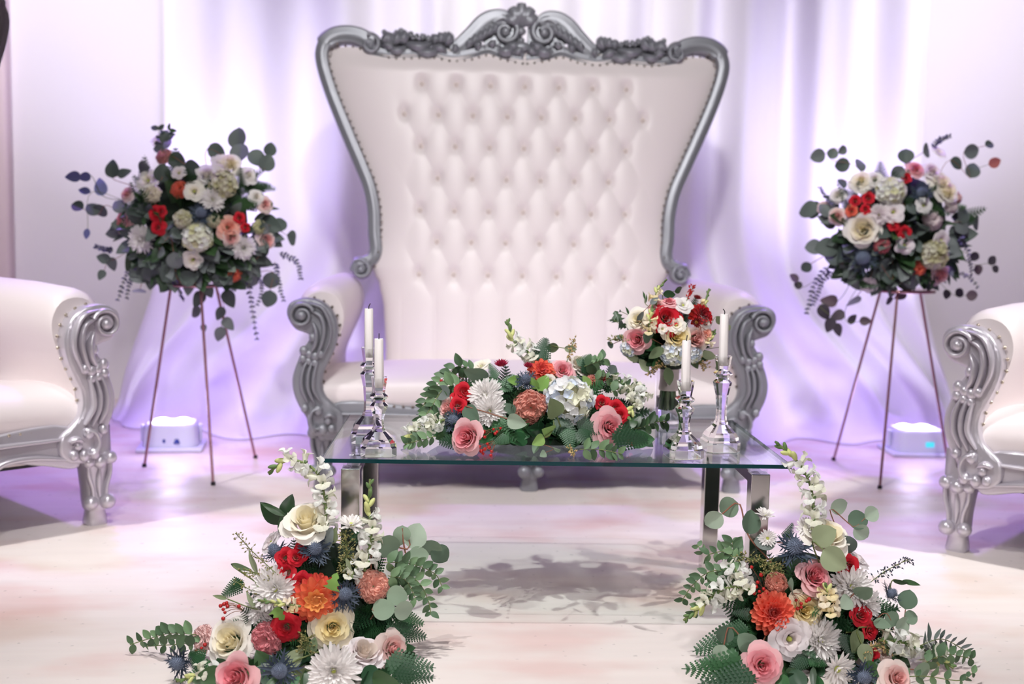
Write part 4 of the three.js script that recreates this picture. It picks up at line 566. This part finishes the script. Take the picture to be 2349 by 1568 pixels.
  for (const f of [[1720, 1440, 1640, 1455], [1710, 1450, 1585, 1490], [1700, 1500, 1600, 1520], [1720, 1530, 1580, 1545], [1740, 1555, 1610, 1562], [1730, 1410, 1680, 1405], [1840, 1480, 1880, 1510], [1850, 1510, 1900, 1525], [1930, 1450, 1960, 1510], [1800, 1240, 1820, 1200], [1850, 1500, 1810, 1550], [1920, 1300, 1960, 1330]]) A.fern(...f, 0.0);
  A.fill(1270, 1568, (y) => { const t = (y - 1240) / 328; return [lerp(1780, 1640, Math.sqrt(t)), lerp(1920, 2110, t)]; }, 60, 85, 95, 62);
  A.settle();
}
// ---------------------------------------------------------------- centrepiece on the glass table
{
  const base = V(0.285, TTOP, -2.86), A = new Arrangement('table_centrepiece', 'low wide flower centrepiece on the glass table with a big white hydrangea and coral carnation', 'flower arrangement', base, V(0.285, TTOP + 0.01, -2.90), (px, py) => -(2.665 + 0.25 * clamp((1040 - py) / 280, 0, 1) + 0.10 * Math.pow((px - 1235) / 300, 2)));
  part('floral_foam', T(new THREE.SphereGeometry(1, 24, 12, 0, 2 * PI, 0, PI / 2), 0, 0.001, -0.01, 0, 0, 0, 0.20, 0.13, 0.10), FM.foam, A.t);  // unseen foam mound, darkens the gaps behind the flowers
  const F = (...a) => A.flower(...a);
  F('hydrangea', 'bluewhite', 1307, 918, 128, [0.1, 0.4, 1]); F('carnation', 'salmon', 1219, 936, 88, [-0.03, 0.1, 1]); F('mum', 'white', 1112, 903, 84, [-0.4, 0.6, 0.9]); F('mum', 'white', 1124, 942, 82, [-0.1, 0.3, 1]); F('rose', 'pink', 1403, 980, 78, [0.45, 0.15, 1]); F('bud', 'pink', 1068, 1001, 70, [-0.5, 0.2, 0.8]); F('rose', 'pink', 1292, 847, 56, [0.1, 0.55, 0.9], 0.02);
  F('bud', 'cream', 1335, 834, 58, [0.3, 0.8, 0.4], 0.04); F('rose', 'cream', 1236, 828, 52, [-0.1, 0.9, 0.5], 0.04); F('lisianthus', 'cream', 1102, 837, 50, [-0.4, 0.9, 0.4], 0.04); F('decor', 'coral', 1243, 849, 66, [0, 0.7, 0.8], 0.01); F('bud', 'blush', 1025, 935, 50, [-0.8, 0.3, 0.6], 0.02); F('lisianthus', 'cream', 1262, 872, 28, [0, 0.2, 1]);
  F('straw', 'magenta', 1150, 834, 42, [-0.1, 1, 0.35]); F('straw', 'rust', 1380, 863, 36, [0.4, 0.5, 0.8]); F('straw', 'magenta', 1212, 838, 30, [0, 0.9, 0.4]); F('carnation', 'salmon', 1362, 868, 36, [0.3, 0.6, 0.7], 0.02);
  for (const [x, y, d] of [[1066, 898, 46], [1050, 908, 34], [1052, 928, 38], [1382, 921, 36], [1414, 934, 40], [1423, 952, 40]]) F('spray', 'red', x, y, d, [rr(-0.3, 0.5), rr(0.2, 0.6), 1]);
  F('thistle', 'bract', 1040, 963, 64, [-0.4, 0.4, 0.9]); F('thistle', 'bract', 1206, 869, 60, [0, 0.6, 0.9], -0.01);
  A.snap([[1020, 962], [990, 972], [960, 985], [926, 1006]], 27, 'greenwhite', 0.8, 20); A.snap([[1232, 835], [1205, 800], [1180, 785], [1163, 733]], 27, 'greenwhite', 0.62, 20, 0.03); A.snap([[1400, 880], [1430, 878], [1462, 900], [1450, 935], [1440, 962]], 27, 'greenwhite', 0.75, 20); A.snap([[1440, 900], [1465, 905], [1484, 900]], 24, 'greenwhite', 0.9, 8);
  A.sprig([[1014, 900, 40]], { mat: 'smoke', from: [1060, 930] }); A.sprig([[1094, 858, 66]], { kind: 'oval', from: [1140, 870] }); A.sprig([[1080, 948, 52], [1184, 967, 52]], { kind: 'broad', from: [1130, 960], back: -0.02 }); A.sprig([[1272, 937, 64]], { kind: 'broad', mat: 'olive', from: [1290, 990], back: -0.05 }); A.sprig([[1258, 987, 50], [1236, 1010, 40]], { mat: 'bright', from: [1270, 960], back: -0.03, kind: 'broad' }); A.sprig([[1170, 937, 36]], { kind: 'broad', from: [1200, 960] });
  A.sprig([[1229, 1023, 30, 0.02], [1276, 1030, 32, 0.02], [1248, 1040, 32, 0.02]], { kind: 'oval', from: [1260, 1000] }); A.sprig([[1406, 849, 28]], { mat: 'smoke', from: [1370, 890] }); A.sprig([[1268, 797, 40], [1308, 800, 30]], { kind: 'oval', mat: 'olive', from: [1260, 850], back: 0.04 }); A.sprig([[1245, 878, 44], [1225, 880, 30]], { kind: 'broad', mat: 'bright', from: [1240, 920] }); A.sprig([[1345, 875, 32], [1182, 872, 34]], { kind: 'broad', mat: 'bright', from: [1300, 890] });
  A.trail([[1090, 850], [1050, 840], [1015, 870], [985, 905], [968, 935]], 12, 30, { mat: 'parvi', kind: 'oval' }); A.trail([[1060, 880], [1020, 890], [985, 940], [968, 965]], 10, 32); A.trail([[1420, 985], [1470, 980], [1500, 968], [1530, 966]], 9, 34, { mat: 'dark' }); A.trail([[1400, 900], [1440, 885], [1475, 900]], 7, 26); A.trail([[1340, 840], [1370, 830], [1385, 822]], 6, 30); A.trail([[1360, 870], [1400, 868], [1428, 880]], 6, 24); A.trail([[1330, 1030], [1370, 1030], [1425, 1040]], 6, 30); A.trail([[1000, 1000], [960, 1010], [930, 1018]], 6, 26);
  A.seeds([[1300, 830], [1310, 800], [1318, 776]], 10, 34, 'tan'); A.seeds([[1300, 1020], [1310, 1035], [1315, 1040]], 9, 30, 'tan');
  A.berries([[1100, 1024], [1112, 1030], [1108, 1040], [1122, 1026], [1128, 1035], [1118, 1018], [1104, 1034], [1126, 1044]], 4.5); A.berries([[1096, 992], [1104, 998], [1110, 990], [1100, 1004], [1112, 1002]], 4.5); A.berries([[1132, 984], [1140, 990], [1148, 982], [1136, 994]], 4); A.berries([[1026, 852], [1012, 873], [1442, 1010], [1448, 1018]], 4);
  for (const f of [[1235, 830, 1256, 762], [1325, 840, 1358, 806], [1330, 850, 1390, 826], [1270, 960, 1330, 1010], [1320, 970, 1390, 990], [1330, 980, 1360, 1030], [1300, 980, 1310, 1030], [1360, 960, 1420, 1000], [1140, 870, 1120, 830], [1150, 900, 1180, 850], [1130, 960, 1180, 1000], [1080, 1010, 1000, 1015], [1170, 1000, 1130, 1015], [1400, 1000, 1500, 1010], [1430, 970, 1500, 985], [1150, 890, 1090, 860]]) A.fern(...f, 0.0);
  A.fill(860, 1010, (y) => { const t = (y - 840) / 180; return [lerp(1100, 985, Math.sqrt(t)), lerp(1360, 1480, Math.sqrt(t))]; }, 95, 100, 85, 52);
  A.settle();
}
// ---------------------------------------------------------------- hand bouquet in a clear vase
{
  const c = onY(1531, 978, TTOP), vz = c.z, vase = thing('glass_vase', 'clear cylinder vase holding the hand bouquet at the back of the glass table', 'vase', [c.x, TTOP + 0.0006, vz]);
  const vp = [[0, 0], [0.034, 0], [0.036, 0.003], [0.036, 0.15], [0.0345, 0.151], [0.033, 0.15], [0.033, 0.010], [0, 0.008]].map(([a, b]) => new THREE.Vector2(a, b));
  part('vase_wall', new THREE.LatheGeometry(vp, 48), M.clear, vase); part('water', new THREE.CylinderGeometry(0.0325, 0.0325, 0.07, 40).translate(0, 0.0462, 0), M.water, vase);
  const k = Math.abs(vz) / FOCAL, heart = V(atZ(1537, 790, vz).x, atZ(1537, 790, vz).y, vz), base = V(c.x, TTOP + 0.045, vz);
  const A = new Arrangement('hand_bouquet', 'round hand bouquet with red and pale yellow roses, its stems in the clear vase', 'bouquet', base, heart, (px, py) => vz + 0.115 * Math.sqrt(Math.max(0, 1 - Math.pow((px - 1537) / 125, 2) - Math.pow((py - 770) / 115, 2))));
  part('foliage_core', T(new THREE.IcosahedronGeometry(1, 3), heart.x - c.x, heart.y - base.y - 0.005, 0, 0, 0, 0, 0.075, 0.065, 0.07), FM.foam, A.t);  // solid dark core behind the leaves, so the gaps stay dark
  for (let i = 0; i < 13; i++) { const a = i * 2.4, r = 0.022 * Math.sqrt((i + 0.5) / 13), top = heart.y - base.y; part('stem', tube([[r * 1.15 * Math.cos(a), rr(0, 0.012), r * 1.15 * Math.sin(a)], [r * 0.8 * Math.cos(a), 0.08, r * 0.8 * Math.sin(a)], [r * 1.2 * Math.cos(a) + 0.006, top, r * 1.2 * Math.sin(a)]], 0.0045, 12, 7), pickOf([LM.dark[0], LM.parvi[1], LM.olive[1]]), A.t); }
  part('ribbon_wrap', new THREE.LatheGeometry([[0.0275, 0.055], [0.0285, 0.06], [0.0255, 0.085], [0.026, 0.11], [0.030, 0.135], [0.027, 0.135]].map(([a, b]) => new THREE.Vector2(a, b)), 28).translate(0.001, 0, 0), C(0xe2d3d2, 0.5), A.t, 'pale satin ribbon wrap');
  const F = (...a) => A.flower(...a);
  F('rose', 'red', 1531, 727, 72, [0, 0.4, 1]); F('bud', 'yellow', 1554, 772, 60, [0.05, 0.2, 1]); F('lisianthus', 'cream', 1552, 744, 42, [0, 0.5, 1]); F('decor', 'crimson', 1611, 722, 62, [0.4, 0.5, 0.9]); F('straw', 'rust', 1598, 739, 32, [0.2, 0.2, 1], -0.015); F('rose', 'white', 1621, 741, 34, [0.5, 0.1, 1], -0.01); F('rose', 'cream', 1462, 732, 56, [-0.5, 0.3, 0.9]); F('bud', 'pink', 1460, 778, 54, [-0.5, 0.1, 0.9]); F('carnation', 'palepink', 1510, 698, 46, [-0.1, 0.7, 0.7]); F('lisianthus', 'white', 1568, 697, 46, [0.1, 0.7, 0.7]); F('bud', 'blush', 1597, 777, 54, [0.3, 0.2, 1]); F('bud', 'peach', 1618, 762, 40, [0.5, 0.3, 0.8]); F('hydrangea', 'bluewhite', 1544, 812, 66, [0, -0.2, 1]); F('hydrangea', 'bluewhite', 1592, 812, 50, [0.4, -0.2, 0.9]); F('hydrangea', 'bluewhite', 1440, 800, 44, [-0.8, -0.2, 0.5]); F('straw', 'rust', 1600, 682, 26, [0.2, 0.9, 0.3]); F('rose', 'pink', 1536, 688, 36, [0, 0.9, 0.4]); F('lisianthus', 'cream', 1520, 754, 22, [0, 0.2, 1], -0.01);
  A.snap([[1505, 700], [1506, 672], [1516, 655], [1530, 640]], 20, 'yellow', 0.35, 14); A.snap([[1488, 768], [1490, 735], [1497, 702]], 20, 'yellow', 0.5, 14, -0.02); A.snap([[1612, 705], [1620, 685], [1627, 662]], 18, 'yellow', 0.1, 12); A.snap([[1620, 790], [1632, 770], [1640, 758]], 18, 'yellow', 0.3, 9); A.seeds([[1575, 690], [1583, 670], [1590, 658]], 8, 40, 'berry');
  A.sprig([[1486, 772, 34]], { mat: 'euca', from: [1520, 790], back: -0.02 }); A.sprig([[1507, 808, 40], [1533, 862, 46]], { kind: 'oval', mat: 'olive', from: [1530, 830], back: -0.02 }); A.sprig([[1425, 772, 24], [1399, 791, 30]], { kind: 'oval', from: [1450, 770] }); A.sprig([[1470, 726, 26], [1500, 690, 24]], { kind: 'oval', mat: 'smoke', from: [1500, 740], back: -0.02 }); A.sprig([[1650, 735, 30], [1672, 752, 24]], { kind: 'oval', mat: 'olive', from: [1625, 760] }); A.sprig([[1477, 838, 38], [1450, 815, 44]], { kind: 'oval', mat: 'olive', from: [1520, 820] }); A.sprig([[1590, 825, 46], [1625, 815, 40]], { kind: 'oval', mat: 'olive', from: [1560, 820] }); A.sprig([[1535, 675, 34], [1558, 665, 28]], { kind: 'oval', mat: 'dark', from: [1530, 710] }); A.sprig([[1483, 685, 24], [1478, 676, 26]], { kind: 'lance', mat: 'dark', from: [1510, 720] }); A.sprig([[1415, 725, 30], [1408, 733, 26], [1425, 745, 28]], { kind: 'ivy', mat: 'dark', from: [1450, 750], name: 'ivy_sprig' }); A.sprig([[1440, 712, 26], [1420, 712, 24]], { kind: 'lance', mat: 'dark', from: [1470, 740] }); A.sprig([[1660, 810, 26], [1648, 838, 22]], { kind: 'oval', mat: 'dark', from: [1620, 800] });
  A.seeds([[1460, 775], [1430, 776], [1400, 780]], 11, 50); A.seeds([[1530, 830], [1505, 842], [1490, 858]], 12, 50, 'tan'); A.seeds([[1590, 820], [1612, 832], [1620, 845]], 12, 46, 'tan');
  A.fill(690, 830, (y) => { const r = Math.sqrt(Math.max(0.1, 1 - Math.pow((y - 760) / 90, 2))); return [1537 - 95 * r, 1537 + 95 * r]; }, 16, 70, 55, 36, ['fern', 'dark'], 0.02);
}
// ---------------------------------------------------------------- flowers on tripod stands
function tripod(label, feet, cx, cy, cz, r) {
  const P = feet.map((q) => onY(q[0], q[1], 0)), y = cy, t = thing('tripod_stand', label, 'stand', [cx, 0, cz]), o = V(cx, 0, cz);
  part('ring', new THREE.TorusGeometry(r, 0.006, 10, 48).rotateX(PI / 2).translate(0, y, 0), M.copper, t); part('tray', new THREE.CylinderGeometry(r, r, 0.006, 40).translate(0, y + 0.004, 0), M.copper, t);
  P.forEach((p) => { const a = p.clone().sub(o), d = a.clone().setY(0).normalize(), top = V(d.x * r * 0.75, y, d.z * r * 0.75); part('leg', tube([top.toArray(), top.clone().lerp(a, 0.5).toArray(), a.toArray()], 0.0052, 6, 10), M.copper, t); part('leg_cap', T(new THREE.CylinderGeometry(0.008, 0.009, 0.012, 12), a.x, 0.006, a.z), M.black, t); });
  return t;
}
function standFlowers(label, hx, hy, hz, R, build) {
  const h = atZ(hx, hy, hz), Rpx = R * FOCAL / Math.abs(hz), base = V(h.x, h.y - 0.22, hz), A = new Arrangement('stand_arrangement', label, 'flower arrangement', base, h, (px, py) => hz + R * 0.72 * Math.sqrt(Math.max(0, 1 - Math.pow((px - hx) / (Rpx * 1.1), 2) - Math.pow((py - hy) / Rpx, 2))));
  part('foliage_core', T(new THREE.IcosahedronGeometry(1, 3), 0, 0.22, 0, 0, 0, 0, R * 0.62, R * 0.66, R * 0.52), FM.foam, A.t);  // solid dark ball inside the foliage, darkens the gaps
  A.front = 0.95; build(A, Rpx); return A;
}
const flowersOf = (A, rows) => rows.forEach(([k, c, x, y, d]) => A.flower(k, c, x, y, d * 1.06));
{
  const d = -4.40, ring = atZ(448, 652, d);
  tripod('thin copper tripod flower stand at the left, its feet around the uplight with blue buttons', [[331, 1070], [489, 1112], [586, 1050]], ring.x, ring.y, d, 0.125);
  standFlowers('large round flower arrangement on the tripod stand left of the tall settee', 452, 505, d, 0.30, (A, R) => {
    flowersOf(A, [['carnation', 'coral', 409, 429, 42], ['lisianthus', 'cream', 445, 437, 42], ['mum', 'white', 488, 456, 52], ['bud', 'cream', 526, 375, 48], ['hydrangea', 'sage', 512, 420, 66], ['hydrangea', 'greenwhite', 452, 545, 70], ['rose', 'red', 355, 488, 32], ['spray', 'red', 368, 484, 24], ['rose', 'red', 360, 521, 30], ['rose', 'pink', 277, 508, 46], ['mum', 'white', 320, 548, 60], ['rose', 'peach', 526, 522, 48], ['bud', 'blush', 530, 545, 36], ['mum', 'white', 560, 568, 54], ['lisianthus', 'cream', 442, 597, 40], ['carnation', 'coral', 536, 631, 44], ['spray', 'red', 550, 499, 24], ['spray', 'red', 564, 521, 20], ['lisianthus', 'cream', 337, 412, 46], ['carnation', 'cream', 342, 442, 44], ['rose', 'white', 571, 398, 38], ['rose', 'blush', 610, 467, 34], ['bud', 'blush', 612, 552, 38], ['hydrangea', 'sage', 419, 502, 44], ['rose', 'blush', 288, 443, 32], ['carnation', 'sage', 491, 505, 34], ['lisianthus', 'pinkwhite', 505, 372, 36], ['carnation', 'blush', 372, 350, 40], ['lisianthus', 'cream', 366, 318, 38], ['bud', 'white', 474, 398, 40], ['rose', 'white', 590, 450, 30], ['carnation', 'greenwhite', 600, 520, 34], ['lisianthus', 'pinkwhite', 410, 395, 30], ['thistle', 'bract', 462, 487, 60]]);
    for (const s of [[[330, 391, 46], [372, 398, 42], [405, 367, 40], [438, 384, 38]], [[495, 346, 40], [550, 350, 48], [546, 318, 52]], [[588, 360, 44], [612, 374, 40], [619, 343, 32]], [[605, 523, 30], [643, 515, 34], [669, 546, 38]], [[368, 577, 34], [405, 535, 34], [402, 597, 42]], [[605, 575, 38], [575, 640, 46], [622, 642, 42], [617, 684, 40]], [[323, 628, 50], [347, 628, 48], [319, 670, 34]], [[388, 625, 48], [430, 639, 40], [502, 642, 36]], [[275, 473, 36], [230, 484, 36], [213, 480, 34], [178, 473, 30]]]) A.sprig(s, { mat: 'smoke' });
    for (const s of [[[259, 535, 34]], [[237, 592, 34], [257, 604, 32], [233, 630, 26]], [[457, 684, 40], [480, 668, 34], [447, 715, 38], [467, 752, 20]], [[526, 684, 46]], [[505, 718, 34], [523, 742, 36], [505, 766, 38]], [[257, 387, 44], [282, 396, 32]]]) A.sprig(s, { mat: 'smoke', kind: 'broad' });
    A.sprig([[230, 429, 42], [194, 406, 30], [168, 405, 34]], { mat: 'violet', kind: 'broad' }); A.sprig([[194, 437, 30], [199, 535, 24]], { mat: 'violet', kind: 'oval' });
    for (const l of [[[300, 600], [285, 640], [270, 690]], [[310, 610], [296, 650], [290, 685]], [[590, 620], [600, 670], [590, 700]], [[640, 580], [680, 600], [690, 640]], [[630, 600], [640, 650], [650, 690]], [[400, 640], [410, 665], [420, 690]], [[570, 640], [580, 720], [590, 780]], [[260, 575], [230, 568], [218, 564]]]) A.trail(l, 12, 9, { mat: 'trail', kind: 'oval', name: 'trailing_greenery' });
    A.trail([[380, 350], [366, 310], [362, 288]], 4, 30, { mat: 'smoke' }); A.trail([[378, 340], [380, 310], [392, 294]], 4, 24, { mat: 'dark' });
    A.fill(370, 645, (y) => { const r = Math.sqrt(Math.max(0.05, 1 - Math.pow((y - 505) / 165, 2))); return [452 - 185 * r, 452 + 175 * r]; }, 30, 170, 75, 52, ['dark', 'smoke', 'smoke'], 0.015);
  });
}
{
  const d = -4.42, ring = atZ(2066, 666, d);
  tripod('thin copper tripod flower stand at the right, before the uplight with cyan display', [[1912, 1055], [2018, 1120], [2177, 1075]], ring.x, ring.y, d, 0.125);
  standFlowers('large round flower arrangement on the tripod stand right of the tall settee', 2060, 515, d, 0.29, (A, R) => {
    flowersOf(A, [['rose', 'cream', 1975, 412, 46], ['bud', 'cream', 1979, 526, 66], ['carnation', 'rosy', 2023, 563, 42], ['lisianthus', 'pinkwhite', 2050, 485, 46], ['mum', 'pinkwhite', 2016, 492, 48], ['spray', 'red', 1961, 459, 24], ['spray', 'red', 1992, 453, 26], ['spray', 'red', 1985, 479, 22], ['spray', 'coral', 1953, 482, 26], ['spray', 'red', 2050, 514, 26], ['rose', 'red', 2076, 533, 30], ['spray', 'red', 2078, 405, 26], ['lisianthus', 'pinkwhite', 2076, 562, 38], ['rose', 'cream', 2164, 415, 56], ['bud', 'cream', 2174, 438, 54], ['rose', 'pinkwhite', 2141, 388, 44], ['rose', 'pink', 2102, 384, 38], ['carnation', 'pinkwhite', 2148, 503, 52], ['lisianthus', 'pinkwhite', 2161, 550, 40], ['hydrangea', 'greenwhite', 2044, 436, 72], ['hydrangea', 'sage', 2145, 585, 72], ['carnation', 'coral', 2112, 618, 44], ['bud', 'blush', 2158, 630, 46], ['thistle', 'bract', 1979, 590, 80], ['lisianthus', 'pinkwhite', 1992, 655, 36], ['rose', 'blush', 1920, 495, 36], ['rose', 'white', 1920, 446, 34], ['lisianthus', 'cream', 2156, 348, 34], ['rose', 'white', 2006, 408, 34], ['carnation', 'pinkwhite', 2190, 470, 36], ['rose', 'blush', 1888, 475, 28], ['lisianthus', 'white', 2120, 470, 36], ['carnation', 'blush', 2200, 450, 34], ['thistle', 'bract', 2115, 440, 56]]);
    for (const s of [[[1975, 378, 34], [1933, 378, 36], [1910, 352, 28], [1933, 344, 24], [1878, 357, 36]], [[2060, 397, 38], [2078, 358, 40], [2128, 344, 38]], [[2193, 375, 36], [2232, 391, 38], [2228, 347, 38], [2270, 331, 24]], [[1894, 482, 38], [1868, 482, 46], [1855, 479, 48]], [[2206, 518, 42], [2210, 492, 46], [2242, 511, 38]], [[1914, 589, 46], [1868, 566, 40], [1900, 566, 52], [1850, 612, 28]], [[2039, 636, 36], [2031, 609, 38], [2047, 667, 32], [2092, 644, 42]], [[1972, 648, 48], [1960, 693, 42]], [[1931, 420, 28], [2091, 477, 30]]]) A.sprig(s, { mat: 'smoke' });
    for (const s of [[[1832, 654, 20], [1822, 638, 26]], [[2244, 618, 26], [2276, 597, 24], [2283, 617, 20]], [[2171, 674, 24], [2201, 671, 24], [2229, 677, 28]], [[2236, 588, 24]]]) A.sprig(s, { mat: 'plum' });
    for (const s of [[[1904, 690, 42], [1891, 715, 42], [1904, 745, 38], [1923, 755, 34]], [[1923, 723, 36], [1956, 732, 30], [1985, 736, 30]], [[2066, 677, 32], [2040, 690, 30]]]) A.sprig(s, { mat: 'plum', kind: 'broad' });
    A.sprig([[2281, 373, 28]], { mat: 'blush', from: [2230, 390] });
    for (const l of [[[1900, 610], [1870, 650], [1850, 720]], [[1910, 620], [1885, 650], [1865, 700]], [[2180, 620], [2230, 640], [2245, 660]], [[2200, 540], [2220, 580], [2230, 630]], [[2140, 340], [2150, 325], [2180, 312]], [[1915, 470], [1895, 450], [1880, 430]]]) A.trail(l, 12, 10, { mat: 'trail', kind: 'oval', name: 'trailing_greenery' });
    A.fill(400, 650, (y) => { const r = Math.sqrt(Math.max(0.05, 1 - Math.pow((y - 520) / 155, 2))); return [2060 - 165 * r, 2060 + 165 * r]; }, 30, 160, 75, 52, ['dark', 'smoke', 'smoke'], 0.015);
  });
}
renderer.render(scene, camera);
